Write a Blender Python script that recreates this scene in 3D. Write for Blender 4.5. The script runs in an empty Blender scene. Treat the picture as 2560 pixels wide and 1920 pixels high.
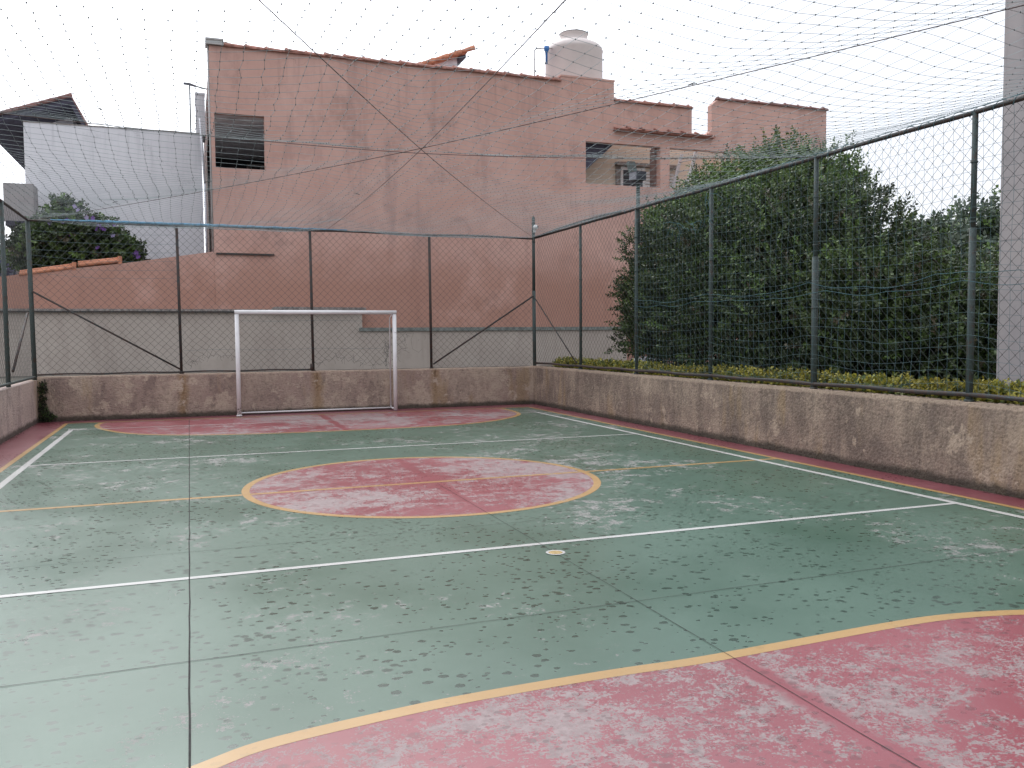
import bpy, math, random
import numpy as np
from mathutils import Matrix, Vector, noise as mn
random.seed(7); rng = np.random.default_rng(11)
S = bpy.context.scene
COL = S.collection
PI = math.pi

# ------------------------------------------------------------------ mesh helpers
class MB:
    """collects faces and links them as one mesh object"""
    def __init__(s): s.v = []; s.f = []; s.m = []; s.sm = []
    def quad(s, a, b, c, d, m=0, sm=False):
        n = len(s.v); s.v += [a, b, c, d]; s.f.append((n, n+1, n+2, n+3)); s.m.append(m); s.sm.append(sm)
    def poly(s, pts, m=0):
        n = len(s.v); s.v += list(pts); s.f.append(tuple(range(n, n+len(pts)))); s.m.append(m); s.sm.append(False)
    def box(s, x0, x1, y0, y1, z0, z1, m=0):
        n = len(s.v)
        s.v += [(x, y, z) for z in (z0, z1) for y in (y0, y1) for x in (x0, x1)]
        for q in ((0,2,3,1),(4,5,7,6),(0,1,5,4),(2,6,7,3),(0,4,6,2),(1,3,7,5)):
            s.f.append(tuple(n+i for i in q)); s.m.append(m); s.sm.append(False)
    def obox(s, c, ax, ay, az, m=0):
        """box from centre and three half axis vectors"""
        c = Vector(c); ax = Vector(ax); ay = Vector(ay); az = Vector(az); n = len(s.v)
        s.v += [tuple(c + ax*i + ay*j + az*k) for k in (-1, 1) for j in (-1, 1) for i in (-1, 1)]
        for q in ((0,2,3,1),(4,5,7,6),(0,1,5,4),(2,6,7,3),(0,4,6,2),(1,3,7,5)):
            s.f.append(tuple(n+i for i in q)); s.m.append(m); s.sm.append(False)
    def prism(s, pts, axis, a, b, m=0):
        """polygon (2D) extruded along x, y or z from a to b"""
        def P(p, t):
            if axis == 'y': return (p[0], t, p[1])
            if axis == 'x': return (t, p[0], p[1])
            return (p[0], p[1], t)
        s.poly([P(p, a) for p in pts], m); s.poly([P(p, b) for p in reversed(pts)], m)
        for i in range(len(pts)):
            p, q = pts[i], pts[(i+1) % len(pts)]
            s.quad(P(p, a), P(p, b), P(q, b), P(q, a), m)
    def tube(s, pts, r, n=6, m=0, cap=True, sm=True):
        pts = [Vector(p) for p in pts]; rs = r if isinstance(r, (list, tuple)) else [r]*len(pts)
        base = len(s.v); u = None
        for i, p in enumerate(pts):
            d = (pts[min(i+1, len(pts)-1)] - pts[max(i-1, 0)])
            if d.length < 1e-9: d = Vector((0, 0, 1))
            d.normalize()
            if u is None:
                u = d.cross(Vector((0, 0, 1)) if abs(d.z) < .9 else Vector((1, 0, 0))).normalized()
            else:
                u = (u - d*u.dot(d)); u = u.normalized() if u.length > 1e-6 else d.orthogonal().normalized()
            w = d.cross(u)
            for k in range(n):
                a = 2*PI*k/n
                s.v.append(tuple(p + (u*math.cos(a) + w*math.sin(a))*rs[i]))
        for i in range(len(pts)-1):
            for k in range(n):
                a = base + i*n + k; b = base + i*n + (k+1) % n
                s.f.append((a, b, b+n, a+n)); s.m.append(m); s.sm.append(sm)
        if cap and n > 2:
            s.f.append(tuple(base + k for k in reversed(range(n)))); s.m.append(m); s.sm.append(False)
            e = base + (len(pts)-1)*n
            s.f.append(tuple(e + k for k in range(n))); s.m.append(m); s.sm.append(False)
    def lathe(s, prof, c, n=32, m=0):
        b = len(s.v)
        for r, z in prof:
            for k in range(n):
                a = 2*PI*k/n; s.v.append((c[0]+r*math.cos(a), c[1]+r*math.sin(a), c[2]+z))
        for i in range(len(prof)-1):
            for k in range(n):
                a0 = b+i*n+k; a1 = b+i*n+(k+1) % n
                s.f.append((a0, a1, a1+n, a0+n)); s.m.append(m); s.sm.append(True)
    def build(s, name, mats, parent=None):
        me = bpy.data.meshes.new(name); me.from_pydata(s.v, [], s.f)
        mats = mats if isinstance(mats, (list, tuple)) else [mats]
        for x in mats: me.materials.append(x)
        if len(mats) > 1: me.polygons.foreach_set('material_index', s.m)
        me.polygons.foreach_set('use_smooth', s.sm); me.update()
        return link(name, me, parent)

def link(name, me, parent=None):
    o = bpy.data.objects.new(name, me); COL.objects.link(o)
    if parent is not None:
        o.parent = parent; o.matrix_parent_inverse = parent.matrix_world.inverted() if parent.matrix_world else Matrix()
        o.matrix_parent_inverse = Matrix.Translation(-Vector(parent.location))
    return o

def tag(o, label=None, cat=None, group=None, kind=None):
    if label: o['label'] = label
    if cat: o['category'] = cat
    if group: o['group'] = group
    if kind: o['kind'] = kind
    return o

def thing(name, label, cat, loc, group=None):
    o = bpy.data.objects.new(name, None); COL.objects.link(o); o.location = loc
    o.empty_display_size = .2
    return tag(o, label, cat, group)

def fast_mesh(name, V, F, mats, midx=None, parent=None):
    """V (n,3), F (m,4) numpy quads"""
    me = bpy.data.meshes.new(name); nv = len(V); nf = len(F)
    me.vertices.add(nv); me.vertices.foreach_set('co', np.asarray(V, np.float32).ravel())
    me.loops.add(nf*4); me.loops.foreach_set('vertex_index', np.asarray(F, np.int32).ravel())
    me.polygons.add(nf); me.polygons.foreach_set('loop_start', np.arange(0, nf*4, 4, dtype=np.int32))
    me.polygons.foreach_set('loop_total', np.full(nf, 4, np.int32))
    for m in mats: me.materials.append(m)
    if midx is not None: me.polygons.foreach_set('material_index', np.asarray(midx, np.int32))
    me.update(calc_edges=True); me.validate()
    return link(name, me, parent)

def tube_segments(P, Q, r, n=3):
    """many straight wire segments as numpy arrays -> V, F"""
    P = np.asarray(P, float); Q = np.asarray(Q, float); d = Q - P
    L = np.linalg.norm(d, axis=1, keepdims=True); d = d/np.maximum(L, 1e-9)
    P = P - d*r*.4; Q = Q + d*r*.4
    h = np.where(np.abs(d[:, 2:3]) < .8, np.array([[0, 0, 1.]]), np.array([[1., 0, 0]]))
    u = np.cross(d, h); u /= np.linalg.norm(u, axis=1, keepdims=True); w = np.cross(d, u)
    R = np.asarray(r, float).reshape(-1, 1) if np.ndim(r) else r
    V = []
    for E_ in (P, Q):
        for k in range(n):
            a = 2*PI*k/n; V.append(E_ + (u*math.cos(a) + w*math.sin(a))*R)
    V = np.stack(V, axis=1).reshape(-1, 3)
    N = len(P); b = (np.arange(N)*2*n)[:, None]; F = []
    for k in range(n):
        k2 = (k+1) % n
        F.append(np.concatenate([b+k, b+k2, b+n+k2, b+n+k], axis=1))
    return V, np.concatenate(F)

# ------------------------------------------------------------------ materials
class NT:
    def __init__(s, name):
        s.mat = bpy.data.materials.new(name); s.mat.use_nodes = True; s.t = s.mat.node_tree
        s.bsdf = s.t.nodes['Principled BSDF']; s.tc = s.t.nodes.new('ShaderNodeTexCoord')
        g = s.t.nodes.new('ShaderNodeNewGeometry'); s.geo = g
    def n(s, ty, **kw):
        x = s.t.nodes.new(ty)
        for k, v in kw.items(): setattr(x, k, v)
        return x
    def set(s, sock, v):
        if hasattr(v, 'is_linked') or isinstance(v, bpy.types.NodeSocket): s.t.links.new(v, sock)
        else:
            if sock.type == 'RGBA' and not np.isscalar(v): v = (*v[:3], 1)
            sock.default_value = v
    @property
    def P(s): return s.geo.outputs['Position']
    def map(s, sc, loc=(0, 0, 0), rot=(0, 0, 0), src=None):
        m = s.n('ShaderNodeMapping'); s.set(m.inputs[0], src or s.P)
        m.inputs['Scale'].default_value = sc if not np.isscalar(sc) else (sc,)*3
        m.inputs['Location'].default_value = loc; m.inputs['Rotation'].default_value = rot
        return m.outputs[0]
    def noise(s, scale, detail=4, rough=.55, vec=None, dist=0, color=False):
        x = s.n('ShaderNodeTexNoise'); s.set(x.inputs['Vector'], vec or s.P)
        x.inputs['Scale'].default_value = scale; x.inputs['Detail'].default_value = detail
        x.inputs['Roughness'].default_value = rough; x.inputs['Distortion'].default_value = dist
        return x.outputs['Color' if color else 'Fac']
    def voro(s, scale, vec=None, out='Distance', feature='F1'):
        x = s.n('ShaderNodeTexVoronoi', feature=feature); s.set(x.inputs['Vector'], vec or s.P)
        x.inputs['Scale'].default_value = scale
        return x.outputs[out]
    def ss(s, v, a, b, o0=0., o1=1.):
        x = s.n('ShaderNodeMapRange', interpolation_type='SMOOTHSTEP'); s.set(x.inputs[0], v)
        for i, q in enumerate((a, b, o0, o1)): s.set(x.inputs[i+1], q)
        return x.outputs[0]
    def math(s, op, a, b=0., c=None, clamp=False):
        x = s.n('ShaderNodeMath', operation=op, use_clamp=clamp); s.set(x.inputs[0], a); s.set(x.inputs[1], b)
        if c is not None: s.set(x.inputs[2], c)
        return x.outputs[0]
    def mix(s, f, a, b):
        x = s.n('ShaderNodeMix', data_type='RGBA'); s.set(x.inputs[0], f); s.set(x.inputs[6], a); s.set(x.inputs[7], b)
        return x.outputs[2]
    def xyz(s):
        x = s.n('ShaderNodeSeparateXYZ'); s.set(x.inputs[0], s.P); return x.outputs
    def bump(s, h, strength=.3, dist=.01):
        x = s.n('ShaderNodeBump'); x.inputs['Strength'].default_value = strength
        x.inputs['Distance'].default_value = dist; s.set(x.inputs['Height'], h); return x.outputs[0]
    def out(s, col, rough=.8, normal=None, spec=None, **kw):
        s.set(s.bsdf.inputs['Base Color'], col); s.set(s.bsdf.inputs['Roughness'], rough)
        if normal is not None: s.set(s.bsdf.inputs['Normal'], normal)
        if spec is not None: s.set(s.bsdf.inputs['Specular IOR Level'], spec)
        for k, v in kw.items(): s.set(s.bsdf.inputs[k.replace('_', ' ')], v)
        return s.mat

def mul(c, k): return tuple(x*k for x in c)

def m_simple(name, c, rough=.7, var=.18, scale=6, metal=0., spec=.4, bump=0.):
    t = NT(name); f = t.noise(scale, 5, .6)
    col = t.mix(t.ss(f, .3, .7), mul(c, 1-var), mul(c, 1+var))
    nb = t.bump(t.noise(scale*12, 3), bump, .004) if bump else None
    return t.out(col, rough, nb, spec, Metallic=metal)

def m_court(name, c, th=1.1, drops=1., wearc=(.265, .240, .232), joint_keep=True, patchy=1., gr=1.):
    """painted concrete: worn patches, wet film, rain drops; all in world position so that layers agree"""
    t = NT(name); X, Y, Z = t.xyz()
    big = t.noise(.33, 2, .5); mid = t.noise(1.15, 3, .6, vec=t.map((1, 1, 1), (3.1, 7.7, 0)))
    fine = t.noise(5.5, 9, .74, dist=.25)
    grit = t.noise(38, 4, .75)
    # patches concentrate where the big and mid noises are high
    lo = t.math('MULTIPLY_ADD', big, .62*patchy, t.math('MULTIPLY', mid, .50))
    w = t.math('ADD', t.math('ADD', lo, .17), t.math('MULTIPLY', fine, .95))
    w = t.math('ADD', w, t.math('MULTIPLY', t.math('SUBTRACT', grit, .5), .34*gr)); w = t.math('ADD', w, t.math('MULTIPLY', t.math('SUBTRACT', t.noise(88, 3, .6), .5), .20*gr+.17)); w = t.math('ADD', w, t.math('MULTIPLY', t.math('SUBTRACT', t.noise(17, 6, .7), .5), .28)); w = t.math('ADD', w, t.ss(Y, 4.5, 9., -.02, .018))
    w = t.math('ADD', w, t.math('MULTIPLY', t.math('SUBTRACT', t.noise(45, 5, .75, vec=t.map(1, (6, 2, 0))), .5), .35*(gr-1))) if gr > 1 else w
    wm = t.ss(w, th-.004, th+.018)
    if joint_keep:
        a = t.math('ABSOLUTE', t.math('SUBTRACT', X, 2.47)); wob = t.noise(2.5, 4, .7)
        keep = t.ss(t.math('ADD', a, t.math('MULTIPLY', wob, -.20)), -.07, .0)
        wm = t.math('MULTIPLY', wm, keep)
    # faded paint tone
    fade = t.noise(.8, 5, .6, vec=t.map((1, 1, 1), (11, 2, 0)))
    colp = t.mix(t.ss(fade, .3, .72), mul(c, .88), tuple(x*.9+.022 for x in mul(c, 1.12)))
    speck = t.ss(t.noise(70, 2, .5), .62, .72); colp = t.mix(t.math('MULTIPLY', speck, .35), colp, mul(c, .72))
    wc = t.mix(t.ss(t.noise(16, 6, .75), .35, .65), mul(wearc, .74), mul(wearc, 1.1))
    wc = t.mix(.22, wc, colp)
    col = t.mix(wm, colp, wc)
    # scratches
    sc = t.noise(3.2, 2, .5, vec=t.map((1.2, 9, 1), (0, 0, 0), (0, 0, .5))); sc2 = t.ss(t.math('ABSOLUTE', t.math('SUBTRACT', sc, .5)), .0, .0035, 1, 0)
    scm = t.math('MULTIPLY', sc2, t.ss(t.noise(.9, 3, .6, vec=t.map(1, (5, 9, 0))), .56, .62))
    col = t.mix(t.math('MULTIPLY', scm, .45), col, wearc)
    # drops
    wobv = t.n('ShaderNodeVectorMath', operation='MULTIPLY_ADD')
    t.set(wobv.inputs[0], t.noise(34, 2, .6, color=True)); wobv.inputs[1].default_value = (.034, .026, 0); t.set(wobv.inputs[2], t.P)
    st = t.map((1, 1.25, 0), (0, 0, 0), (0, 0, -.25), src=wobv.outputs[0])
    def drops_at(sc_, seed, lo_, hi_):
        v = t.n('ShaderNodeTexVoronoi'); v.inputs['Scale'].default_value = sc_
        m2 = t.n('ShaderNodeVectorMath', operation='ADD'); t.set(m2.inputs[0], st); m2.inputs[1].default_value = (seed, seed*.7, 0)
        t.set(v.inputs['Vector'], m2.outputs[0])
        cs = t.n('ShaderNodeSeparateColor'); t.set(cs.inputs[0], v.outputs['Color'])
        dens = t.noise(.95, 3, .6, vec=t.map(1, (seed, 2, 0)))
        rad = t.math('MULTIPLY', t.ss(t.math('MULTIPLY', cs.outputs[0], t.ss(dens, .3, .7, .62, 1.2)), lo_, hi_), .34)
        return t.ss(t.math('SUBTRACT', rad, v.outputs['Distance']), 0, .05)
    dr = t.math('MAXIMUM', drops_at(11.5, 0, .06, .86), drops_at(18, 31., .10, .95))
    dr = t.math('MULTIPLY', dr, drops)
    col = t.mix(t.math('MULTIPLY', dr, .9), col, mul((c[0]*.8, c[1]*1.1, c[2]), .30))
    film = t.ss(t.noise(.5, 3, .55, vec=t.map(1, (21, 4, 0))), .38, .66)
    rough = t.math('ADD', t.ss(film, 0, 1, .37, .29), t.math('MULTIPLY', wm, .26))
    rough = t.math('ADD', rough, t.math('MULTIPLY', dr, -.08))
    h = t.math('ADD', t.math('MULTIPLY', wm, -.35), t.math('MULTIPLY', t.noise(90, 3, .6), .35))
    h = t.math('ADD', h, t.math('MULTIPLY', dr, .15))
    return t.out(col, rough, t.bump(h, .16, .004), .62)

def m_stucco(name, c, c2, dark, stain=.5, peel=0., warm=(.36, .25, .14), base_dirt=True, posts=()):
    """rough sprayed plaster with weather streaks and blotches"""
    t = NT(name); X, Y, Z = t.xyz()
    rough_n = t.noise(26, 6, .72); blob = t.voro(30, out='Distance')
    f = t.noise(1.6, 6, .68); col = t.mix(t.ss(f, .36, .64), c, c2)
    st = t.noise(1.0, 6, .72, vec=t.map((2.6, 2.6, .75), (4, 1, 2)))
    sm = t.ss(st, .62-stain*.16, .70-stain*.05)
    mott = t.ss(t.noise(15, 5, .8), .33, .62)
    sm = t.math('MULTIPLY', sm, t.math('MULTIPLY_ADD', mott, .7, .3))
    col = t.mix(t.math('MULTIPLY', sm, .72), col, dark)
    b3 = t.noise(1.9, 7, .78, vec=t.map((1, 1, .8), (14, 3, 1))); col = t.mix(t.math('MULTIPLY', t.ss(b3, .50, .60), .5), col, mul(dark, 1.5))
    ru = t.noise(.9, 4, .6, vec=t.map((2.2, 2.2, .5), (9, 5, 7)))
    col = t.mix(t.math('MULTIPLY', t.ss(ru, .57, .70), .55), col, warm)
    for px in posts:
        pa = t.math('ABSOLUTE', t.math('SUBTRACT', t.math('ADD', X, t.math('MULTIPLY', t.noise(2.2, 6, .75), .34)), px+.17))
        col = t.mix(t.math('MULTIPLY', t.ss(pa, .02, .15, 1, 0), .6), col, (.30, .19, .085)); col = t.mix(t.math('MULTIPLY', t.ss(pa, .0, .03, 1, 0), t.ss(Z, .2, .85, 0, .6)), col, (.10, .05, .03))
    if peel:
        p = t.noise(2.0, 8, .72, vec=t.map(1, (2, 8, 3))); col = t.mix(t.ss(p, .59-.1*peel, .64-.1*peel), col, mul(c2, 1.04))
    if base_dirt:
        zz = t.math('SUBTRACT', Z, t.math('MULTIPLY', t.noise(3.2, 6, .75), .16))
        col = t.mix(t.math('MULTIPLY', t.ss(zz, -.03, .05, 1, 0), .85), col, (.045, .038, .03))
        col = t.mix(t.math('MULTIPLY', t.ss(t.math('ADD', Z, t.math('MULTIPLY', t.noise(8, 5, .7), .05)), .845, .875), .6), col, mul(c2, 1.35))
    pit = t.ss(rough_n, .36, .5, .72, 1.)
    mlt = t.n('ShaderNodeMix', data_type='RGBA', blend_type='MULTIPLY'); mlt.inputs[0].default_value = 1
    t.set(mlt.inputs[6], col); cc = t.n('ShaderNodeCombineColor')
    for i in range(3): t.set(cc.inputs[i], pit)
    t.set(mlt.inputs[7], cc.outputs[0])
    h = t.math('ADD', t.math('MULTIPLY', rough_n, 1.), t.math('MULTIPLY', blob, -.5))
    return t.out(mlt.outputs[2], .9, t.bump(h, .9, .022), .25)

def m_plaster(name, c, c2, dark, amt=.35, low=None, runs=None):
    """smooth painted plaster with soft mottling and rain runs"""
    t = NT(name); X, Y, Z = t.xyz()
    f = t.noise(.55, 6, .62); col = t.mix(t.ss(f, .34, .66), c, c2)
    s1 = t.noise(1, 5, .65, vec=t.map((1.9, 1.9, .22), (3, 1, 0))); m1 = t.ss(s1, .50, .72)
    m2 = t.ss(t.noise(2.3, 7, .72), .47, .68)
    col = t.mix(t.math('MULTIPLY', m1, amt), col, dark)
    col = t.mix(t.math('MULTIPLY', m2, amt*.75), col, mul(dark, 1.12))
    if low:  # darker tint low down, haze contrast of the net put into the colour
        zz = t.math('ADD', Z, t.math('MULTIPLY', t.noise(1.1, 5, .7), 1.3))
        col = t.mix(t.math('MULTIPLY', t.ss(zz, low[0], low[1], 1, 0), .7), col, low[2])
    if runs:   # rain runs below the coping, dark blotches, pale scratches and hairline cracks
        rn = t.ss(t.noise(1, 4, .7, vec=t.map((7, 7, .35), (2, 3, 5))), .50, .74)
        dz = t.ss(t.math('ADD', Z, t.math('MULTIPLY', t.noise(1.3, 3, .6), 1.8)), runs-1.1, runs+1.)
        col = t.mix(t.math('MULTIPLY', t.math('MULTIPLY', rn, dz), .40), col, mul(dark, .62))
        bl = t.ss(t.noise(.8, 6, .72, vec=t.map(1, (17, 2, 9))), .56, .68); col = t.mix(t.math('MULTIPLY', bl, .42), col, mul(dark, .75))
        fd = t.ss(t.noise(.42, 5, .65, vec=t.map(1, (1, 12, 9))), .52, .66); col = t.mix(t.math('MULTIPLY', fd, .5), col, mul(c2, 1.16))
        vc = t.n('ShaderNodeTexVoronoi', feature='DISTANCE_TO_EDGE'); vc.inputs['Scale'].default_value = .42
        dv = t.n('ShaderNodeVectorMath', operation='MULTIPLY_ADD'); t.set(dv.inputs[0], t.noise(1.8, 6, .7, color=True)); dv.inputs[1].default_value = (.8, .8, .8); t.set(dv.inputs[2], t.P); t.set(vc.inputs['Vector'], dv.outputs[0])
        ck = t.math('MULTIPLY', t.ss(vc.outputs[0], 0, .004, 1, 0), t.ss(t.noise(.5, 2, .5, vec=t.map(1, (8, 8, 1))), .5, .6)); col = t.mix(t.math('MULTIPLY', ck, .5), col, mul(dark, .6))
    h = t.math('ADD', t.noise(14, 5, .7), t.math('MULTIPLY', t.noise(90, 2, .5), .4))
    return t.out(col, .88, t.bump(h, .25, .008), .22)

def m_rust(name, c, rust=(.10, .045, .03), amt=.45):
    t = NT(name); f = t.noise(9, 6, .75); g = t.noise(60, 3, .6)
    col = t.mix(t.ss(f, .62-amt*.3, .72-amt*.2), c, rust)
    col = t.mix(t.ss(g, .35, .75), col, mul(c, .65))
    return t.out(col, .62, t.bump(f, .25, .003), .35)

def m_leaf(name, c, rough=.45, tr=.15):
    t = NT(name); f = t.noise(5, 3, .6); g = t.noise(.9, 3, .6)
    col = t.mix(t.ss(f, .3, .7), mul(c, .75), mul(c, 1.25)); col = t.mix(t.ss(g, .38, .62, 0, .55), col, mul((c[0]*1.15, c[1], c[2]*.9), .62))
    mat = t.out(col, rough, None, .35)
    d = t.n('ShaderNodeBsdfTranslucent'); t.set(d.inputs[0], col)
    mx = t.n('ShaderNodeMixShader'); mx.inputs[0].default_value = tr
    t.t.links.new(t.bsdf.outputs[0], mx.inputs[1]); t.t.links.new(d.outputs[0], mx.inputs[2])
    t.t.links.new(mx.outputs[0], t.t.nodes['Material Output'].inputs['Surface'])
    return mat

M = {}
M['green'] = m_court('green_court_paint', (.050, .114, .078), 1.338)
M['red'] = m_court('red_court_paint', (.235, .042, .056), 1.235, drops=.4, gr=1.9)
M['red_far'] = m_court('red_goal_area_paint', (.235, .042, .056), 1.24, drops=.2, gr=1.6)
M['red_edge'] = m_court('red_border_paint', (.20, .050, .064), 1.42, drops=.4, joint_keep=False)
M['yellow'] = m_court('yellow_line_paint', (.42, .25, .085), 1.40, drops=.15, joint_keep=False)
M['white_line'] = m_court('white_line_paint', (.52, .52, .50), 1.46, drops=.1, joint_keep=False)
M['joint'] = m_simple('joint_filler', (.028, .028, .026), .9, .4, 20)
M['stucco_r'] = m_stucco('rough_plaster_brown_pink', (.29, .215, .172), (.42, .325, .25), (.115, .088, .075), 1.5, .1)
M['stucco_f'] = m_stucco('rough_plaster_peeling', (.35, .255, .215), (.46, .36, .285), (.165, .12, .105), .9, .5, posts=(-.14, 2.5, 5.06))
M['stucco_l'] = m_stucco('rough_plaster_pale', (.50, .40, .36), (.58, .47, .42), (.20, .16, .15), .5)
M['cement'] = m_simple('cement_render', (.30, .28, .26), .9, .2, 3, bump=.3)
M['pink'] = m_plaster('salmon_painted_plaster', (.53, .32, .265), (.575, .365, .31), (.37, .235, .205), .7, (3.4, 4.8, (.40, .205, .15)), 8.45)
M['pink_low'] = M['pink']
M['pink_side'] = m_plaster('shaded_side_plaster', (.20, .125, .11), (.25, .17, .15), (.10, .07, .065), .5)  # salmon side faces darkened, their shade put into the colour
M['white_wall'] = m_plaster('pale_grey_plaster', (.74, .735, .765), (.79, .785, .81), (.62, .62, .65), .45, None, 7.02)
M['grey_wall'] = m_plaster('grey_cement_wall', (.44, .38, .335), (.49, .43, .38), (.34, .285, .25), .6)
M['cream'] = m_plaster('cream_plaster', (.68, .58, .47), (.73, .63, .52), (.55, .46, .38), .3)
M['beige'] = m_plaster('beige_plaster', (.40, .36, .32), (.44, .40, .36), (.30, .27, .24), .4)
M['conc'] = m_plaster('grey_concrete_render', (.35, .325, .33), (.40, .365, .36), (.28, .26, .265), .6, None, 6.)
M['ledge'] = m_simple('weathered_cement_coping', (.20, .215, .20), .9, .3, 8, bump=.3)
M['slab'] = m_simple('rough_cement_slab', (.26, .235, .22), .9, .35, 14, bump=.5)
M['tile'] = m_simple('clay_roof_tile', (.34, .165, .13), .85, .38, 9, bump=.3)
M['tile_orange'] = m_simple('orange_clay_tile', (.52, .22, .13), .8, .25, 9)
M['tile_dark'] = m_simple('weathered_roof_tile', (.24, .13, .115), .9, .35, 5)
M['soffit'] = m_simple('dark_soffit_boards', (.075, .072, .10), .9, .25, 7)
M['ceiling'] = m_simple('grey_balcony_ceiling', (.62, .60, .62), .9, .2, 4)
M['dark'] = m_simple('dark_opening', (.02, .02, .025), .6, .2, 3)
M['tank'] = m_simple('cream_polyethylene', (.60, .53, .50), .5, .05, 2)
M['tank_rim'] = m_simple('dark_rim', (.20, .2, .19), .6, .1, 3)
M['pvc'] = m_simple('grey_pvc_pipe', (.42, .41, .40), .5, .1, 3)
M['pvc_white'] = m_simple('white_pvc_pipe', (.72, .72, .76), .5, .06, 3)
M['blue'] = m_simple('blue_plastic', (.04, .16, .42), .4, .1, 4)
M['post'] = m_rust('weathered_green_steel', (.068, .092, .088), (.095, .06, .045), .38)
M['post_dark'] = m_rust('rusty_dark_steel', (.045, .05, .05), (.075, .04, .03), .75)
M['wire'] = m_simple('dark_fence_wire', (.055, .065, .062), .55, .3, 30)
M['net'] = m_simple('net_twine_grey_green', (.30, .36, .37), .7, .2, 3)
M['net_side'] = m_simple('net_twine_teal', (.085, .15, .165), .7, .2, 3)
M['rope'] = m_simple('blue_green_rope', (.045, .12, .14), .7, .35, 12)
M['rope_blue'] = m_simple('faded_blue_net_edge', (.11, .27, .40), .75, .35, 16)
M['cable'] = m_simple('dark_steel_cable', (.09, .06, .055), .6, .2, 20)
M['goal'] = m_simple('white_gloss_paint', (.78, .76, .76), .35, .05, 5)
M['goal_chip'] = m_rust('chipped_white_paint', (.45, .42, .41), (.05, .03, .025), .8)
M['lamp'] = m_simple('dark_lamp_housing', (.05, .055, .07), .5, .2, 10)
M['glass'] = m_simple('lamp_glass', (.20, .22, .25), .15, .1, 10, spec=.6)
M['cam_white'] = m_simple('white_plastic', (.75, .75, .74), .35, .04, 5)
M['black'] = m_simple('black_plastic', (.015, .015, .017), .2, .1, 5)
M['alu'] = m_simple('aluminium_ladder', (.62, .61, .63), .45, .1, 8)
M['frame'] = m_simple('white_window_frame', (.66, .66, .66), .4, .06, 6)
M['shutter'] = m_simple('grey_louvre', (.10, .105, .12), .5, .15, 8)
M['bark'] = m_simple('dark_bark', (.07, .055, .045), .9, .35, 14, bump=.6)
M['leaf_a'] = m_leaf('leaf_dark_green', (.034, .055, .022))
M['leaf_b'] = m_leaf('leaf_mid_green', (.078, .122, .040))
M['leaf_c'] = m_leaf('leaf_light_green', (.115, .19, .05))
M['leaf_d'] = m_leaf('leaf_brownish', (.085, .070, .040))
M['hedge_a'] = m_leaf('hedge_yellow_green', (.36, .33, .055), .5)
M['hedge_b'] = m_leaf('hedge_olive', (.17, .20, .045), .5)
M['petal'] = m_leaf('purple_petal', (.22, .10, .42), .6, .3)
M['petal_pale'] = m_leaf('pale_lilac_petal', (.42, .36, .60), .6, .3)
M['far_leaf'] = m_leaf('distant_leaf_grey_green', (.11, .15, .11))
M['soil'] = m_simple('garden_soil', (.085, .07, .055), .95, .35, 5, bump=.5)
M['ground'] = m_simple('bare_ground', (.12, .11, .09), .95, .3, .4)
M['sack'] = m_simple('pale_plastic_sack', (.45, .46, .5), .5, .2, 10)
M['moss'] = m_leaf('moss_dark', (.035, .04, .025), .9, .1)

# ------------------------------------------------------------------ camera (fitted to the court lines)
F_ = 2170.3; yaw, pitch, roll = .35527, -.056919, -.0073509
cy, sy, cp, sp = math.cos(yaw), math.sin(yaw), math.cos(pitch), math.sin(pitch)
fw = Vector((sy*cp, cy*cp, sp)); rt = Vector((cy, -sy, 0)); up = rt.cross(fw)
r2 = rt*math.cos(roll) + up*math.sin(roll); u2 = up*math.cos(roll) - rt*math.sin(roll)
cam = bpy.data.cameras.new('camera'); co = bpy.data.objects.new('camera', cam); COL.objects.link(co)
co.matrix_world = Matrix((( r2.x, u2.x, -fw.x, 0), (r2.y, u2.y, -fw.y, 0), (r2.z, u2.z, -fw.z, 1.6), (0, 0, 0, 1)))
cam.sensor_width = 36; cam.lens = F_/2560*36; cam.clip_start = .05; cam.clip_end = 2000
S.camera = co

# ------------------------------------------------------------------ world and sun: bright overcast
W = bpy.data.worlds.new('World'); S.world = W; W.use_nodes = True; nt = W.node_tree
bg = nt.nodes['Background']; sky = nt.nodes.new('ShaderNodeTexSky'); sky.sky_type = 'NISHITA'; sky.sun_disc = False
sky.sun_elevation = math.radians(44); sky.sun_rotation = math.radians(-10); sky.air_density = 1.2; sky.dust_density = 4
tc = nt.nodes.new('ShaderNodeTexCoord'); sx = nt.nodes.new('ShaderNodeSeparateXYZ'); nt.links.new(tc.outputs['Generated'], sx.inputs[0])
mr = nt.nodes.new('ShaderNodeMapRange'); mr.inputs[1].default_value = -.02; mr.inputs[2].default_value = 1
mr.inputs[3].default_value = 7.7; mr.inputs[4].default_value = 13.; nt.links.new(sx.outputs['Z'], mr.inputs[0])
cn = nt.nodes.new('ShaderNodeTexNoise'); cn.inputs['Scale'].default_value = 1.6; cn.inputs['Detail'].default_value = 5
nt.links.new(tc.outputs['Generated'], cn.inputs[0])
cm = nt.nodes.new('ShaderNodeMapRange'); cm.inputs[1].default_value = .3; cm.inputs[2].default_value = .7
cm.inputs[3].default_value = .95; cm.inputs[4].default_value = 1.06; nt.links.new(cn.outputs['Fac'], cm.inputs[0])
mm = nt.nodes.new('ShaderNodeMath'); mm.operation = 'MULTIPLY'; 
_e, _a = math.radians(44), math.radians(-10); dt = nt.nodes.new('ShaderNodeVectorMath'); dt.operation = 'DOT_PRODUCT'
dt.inputs[1].default_value = (math.sin(_a)*math.cos(_e), math.cos(_a)*math.cos(_e), math.sin(_e)); nt.links.new(tc.outputs['Generated'], dt.inputs[0])
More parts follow.
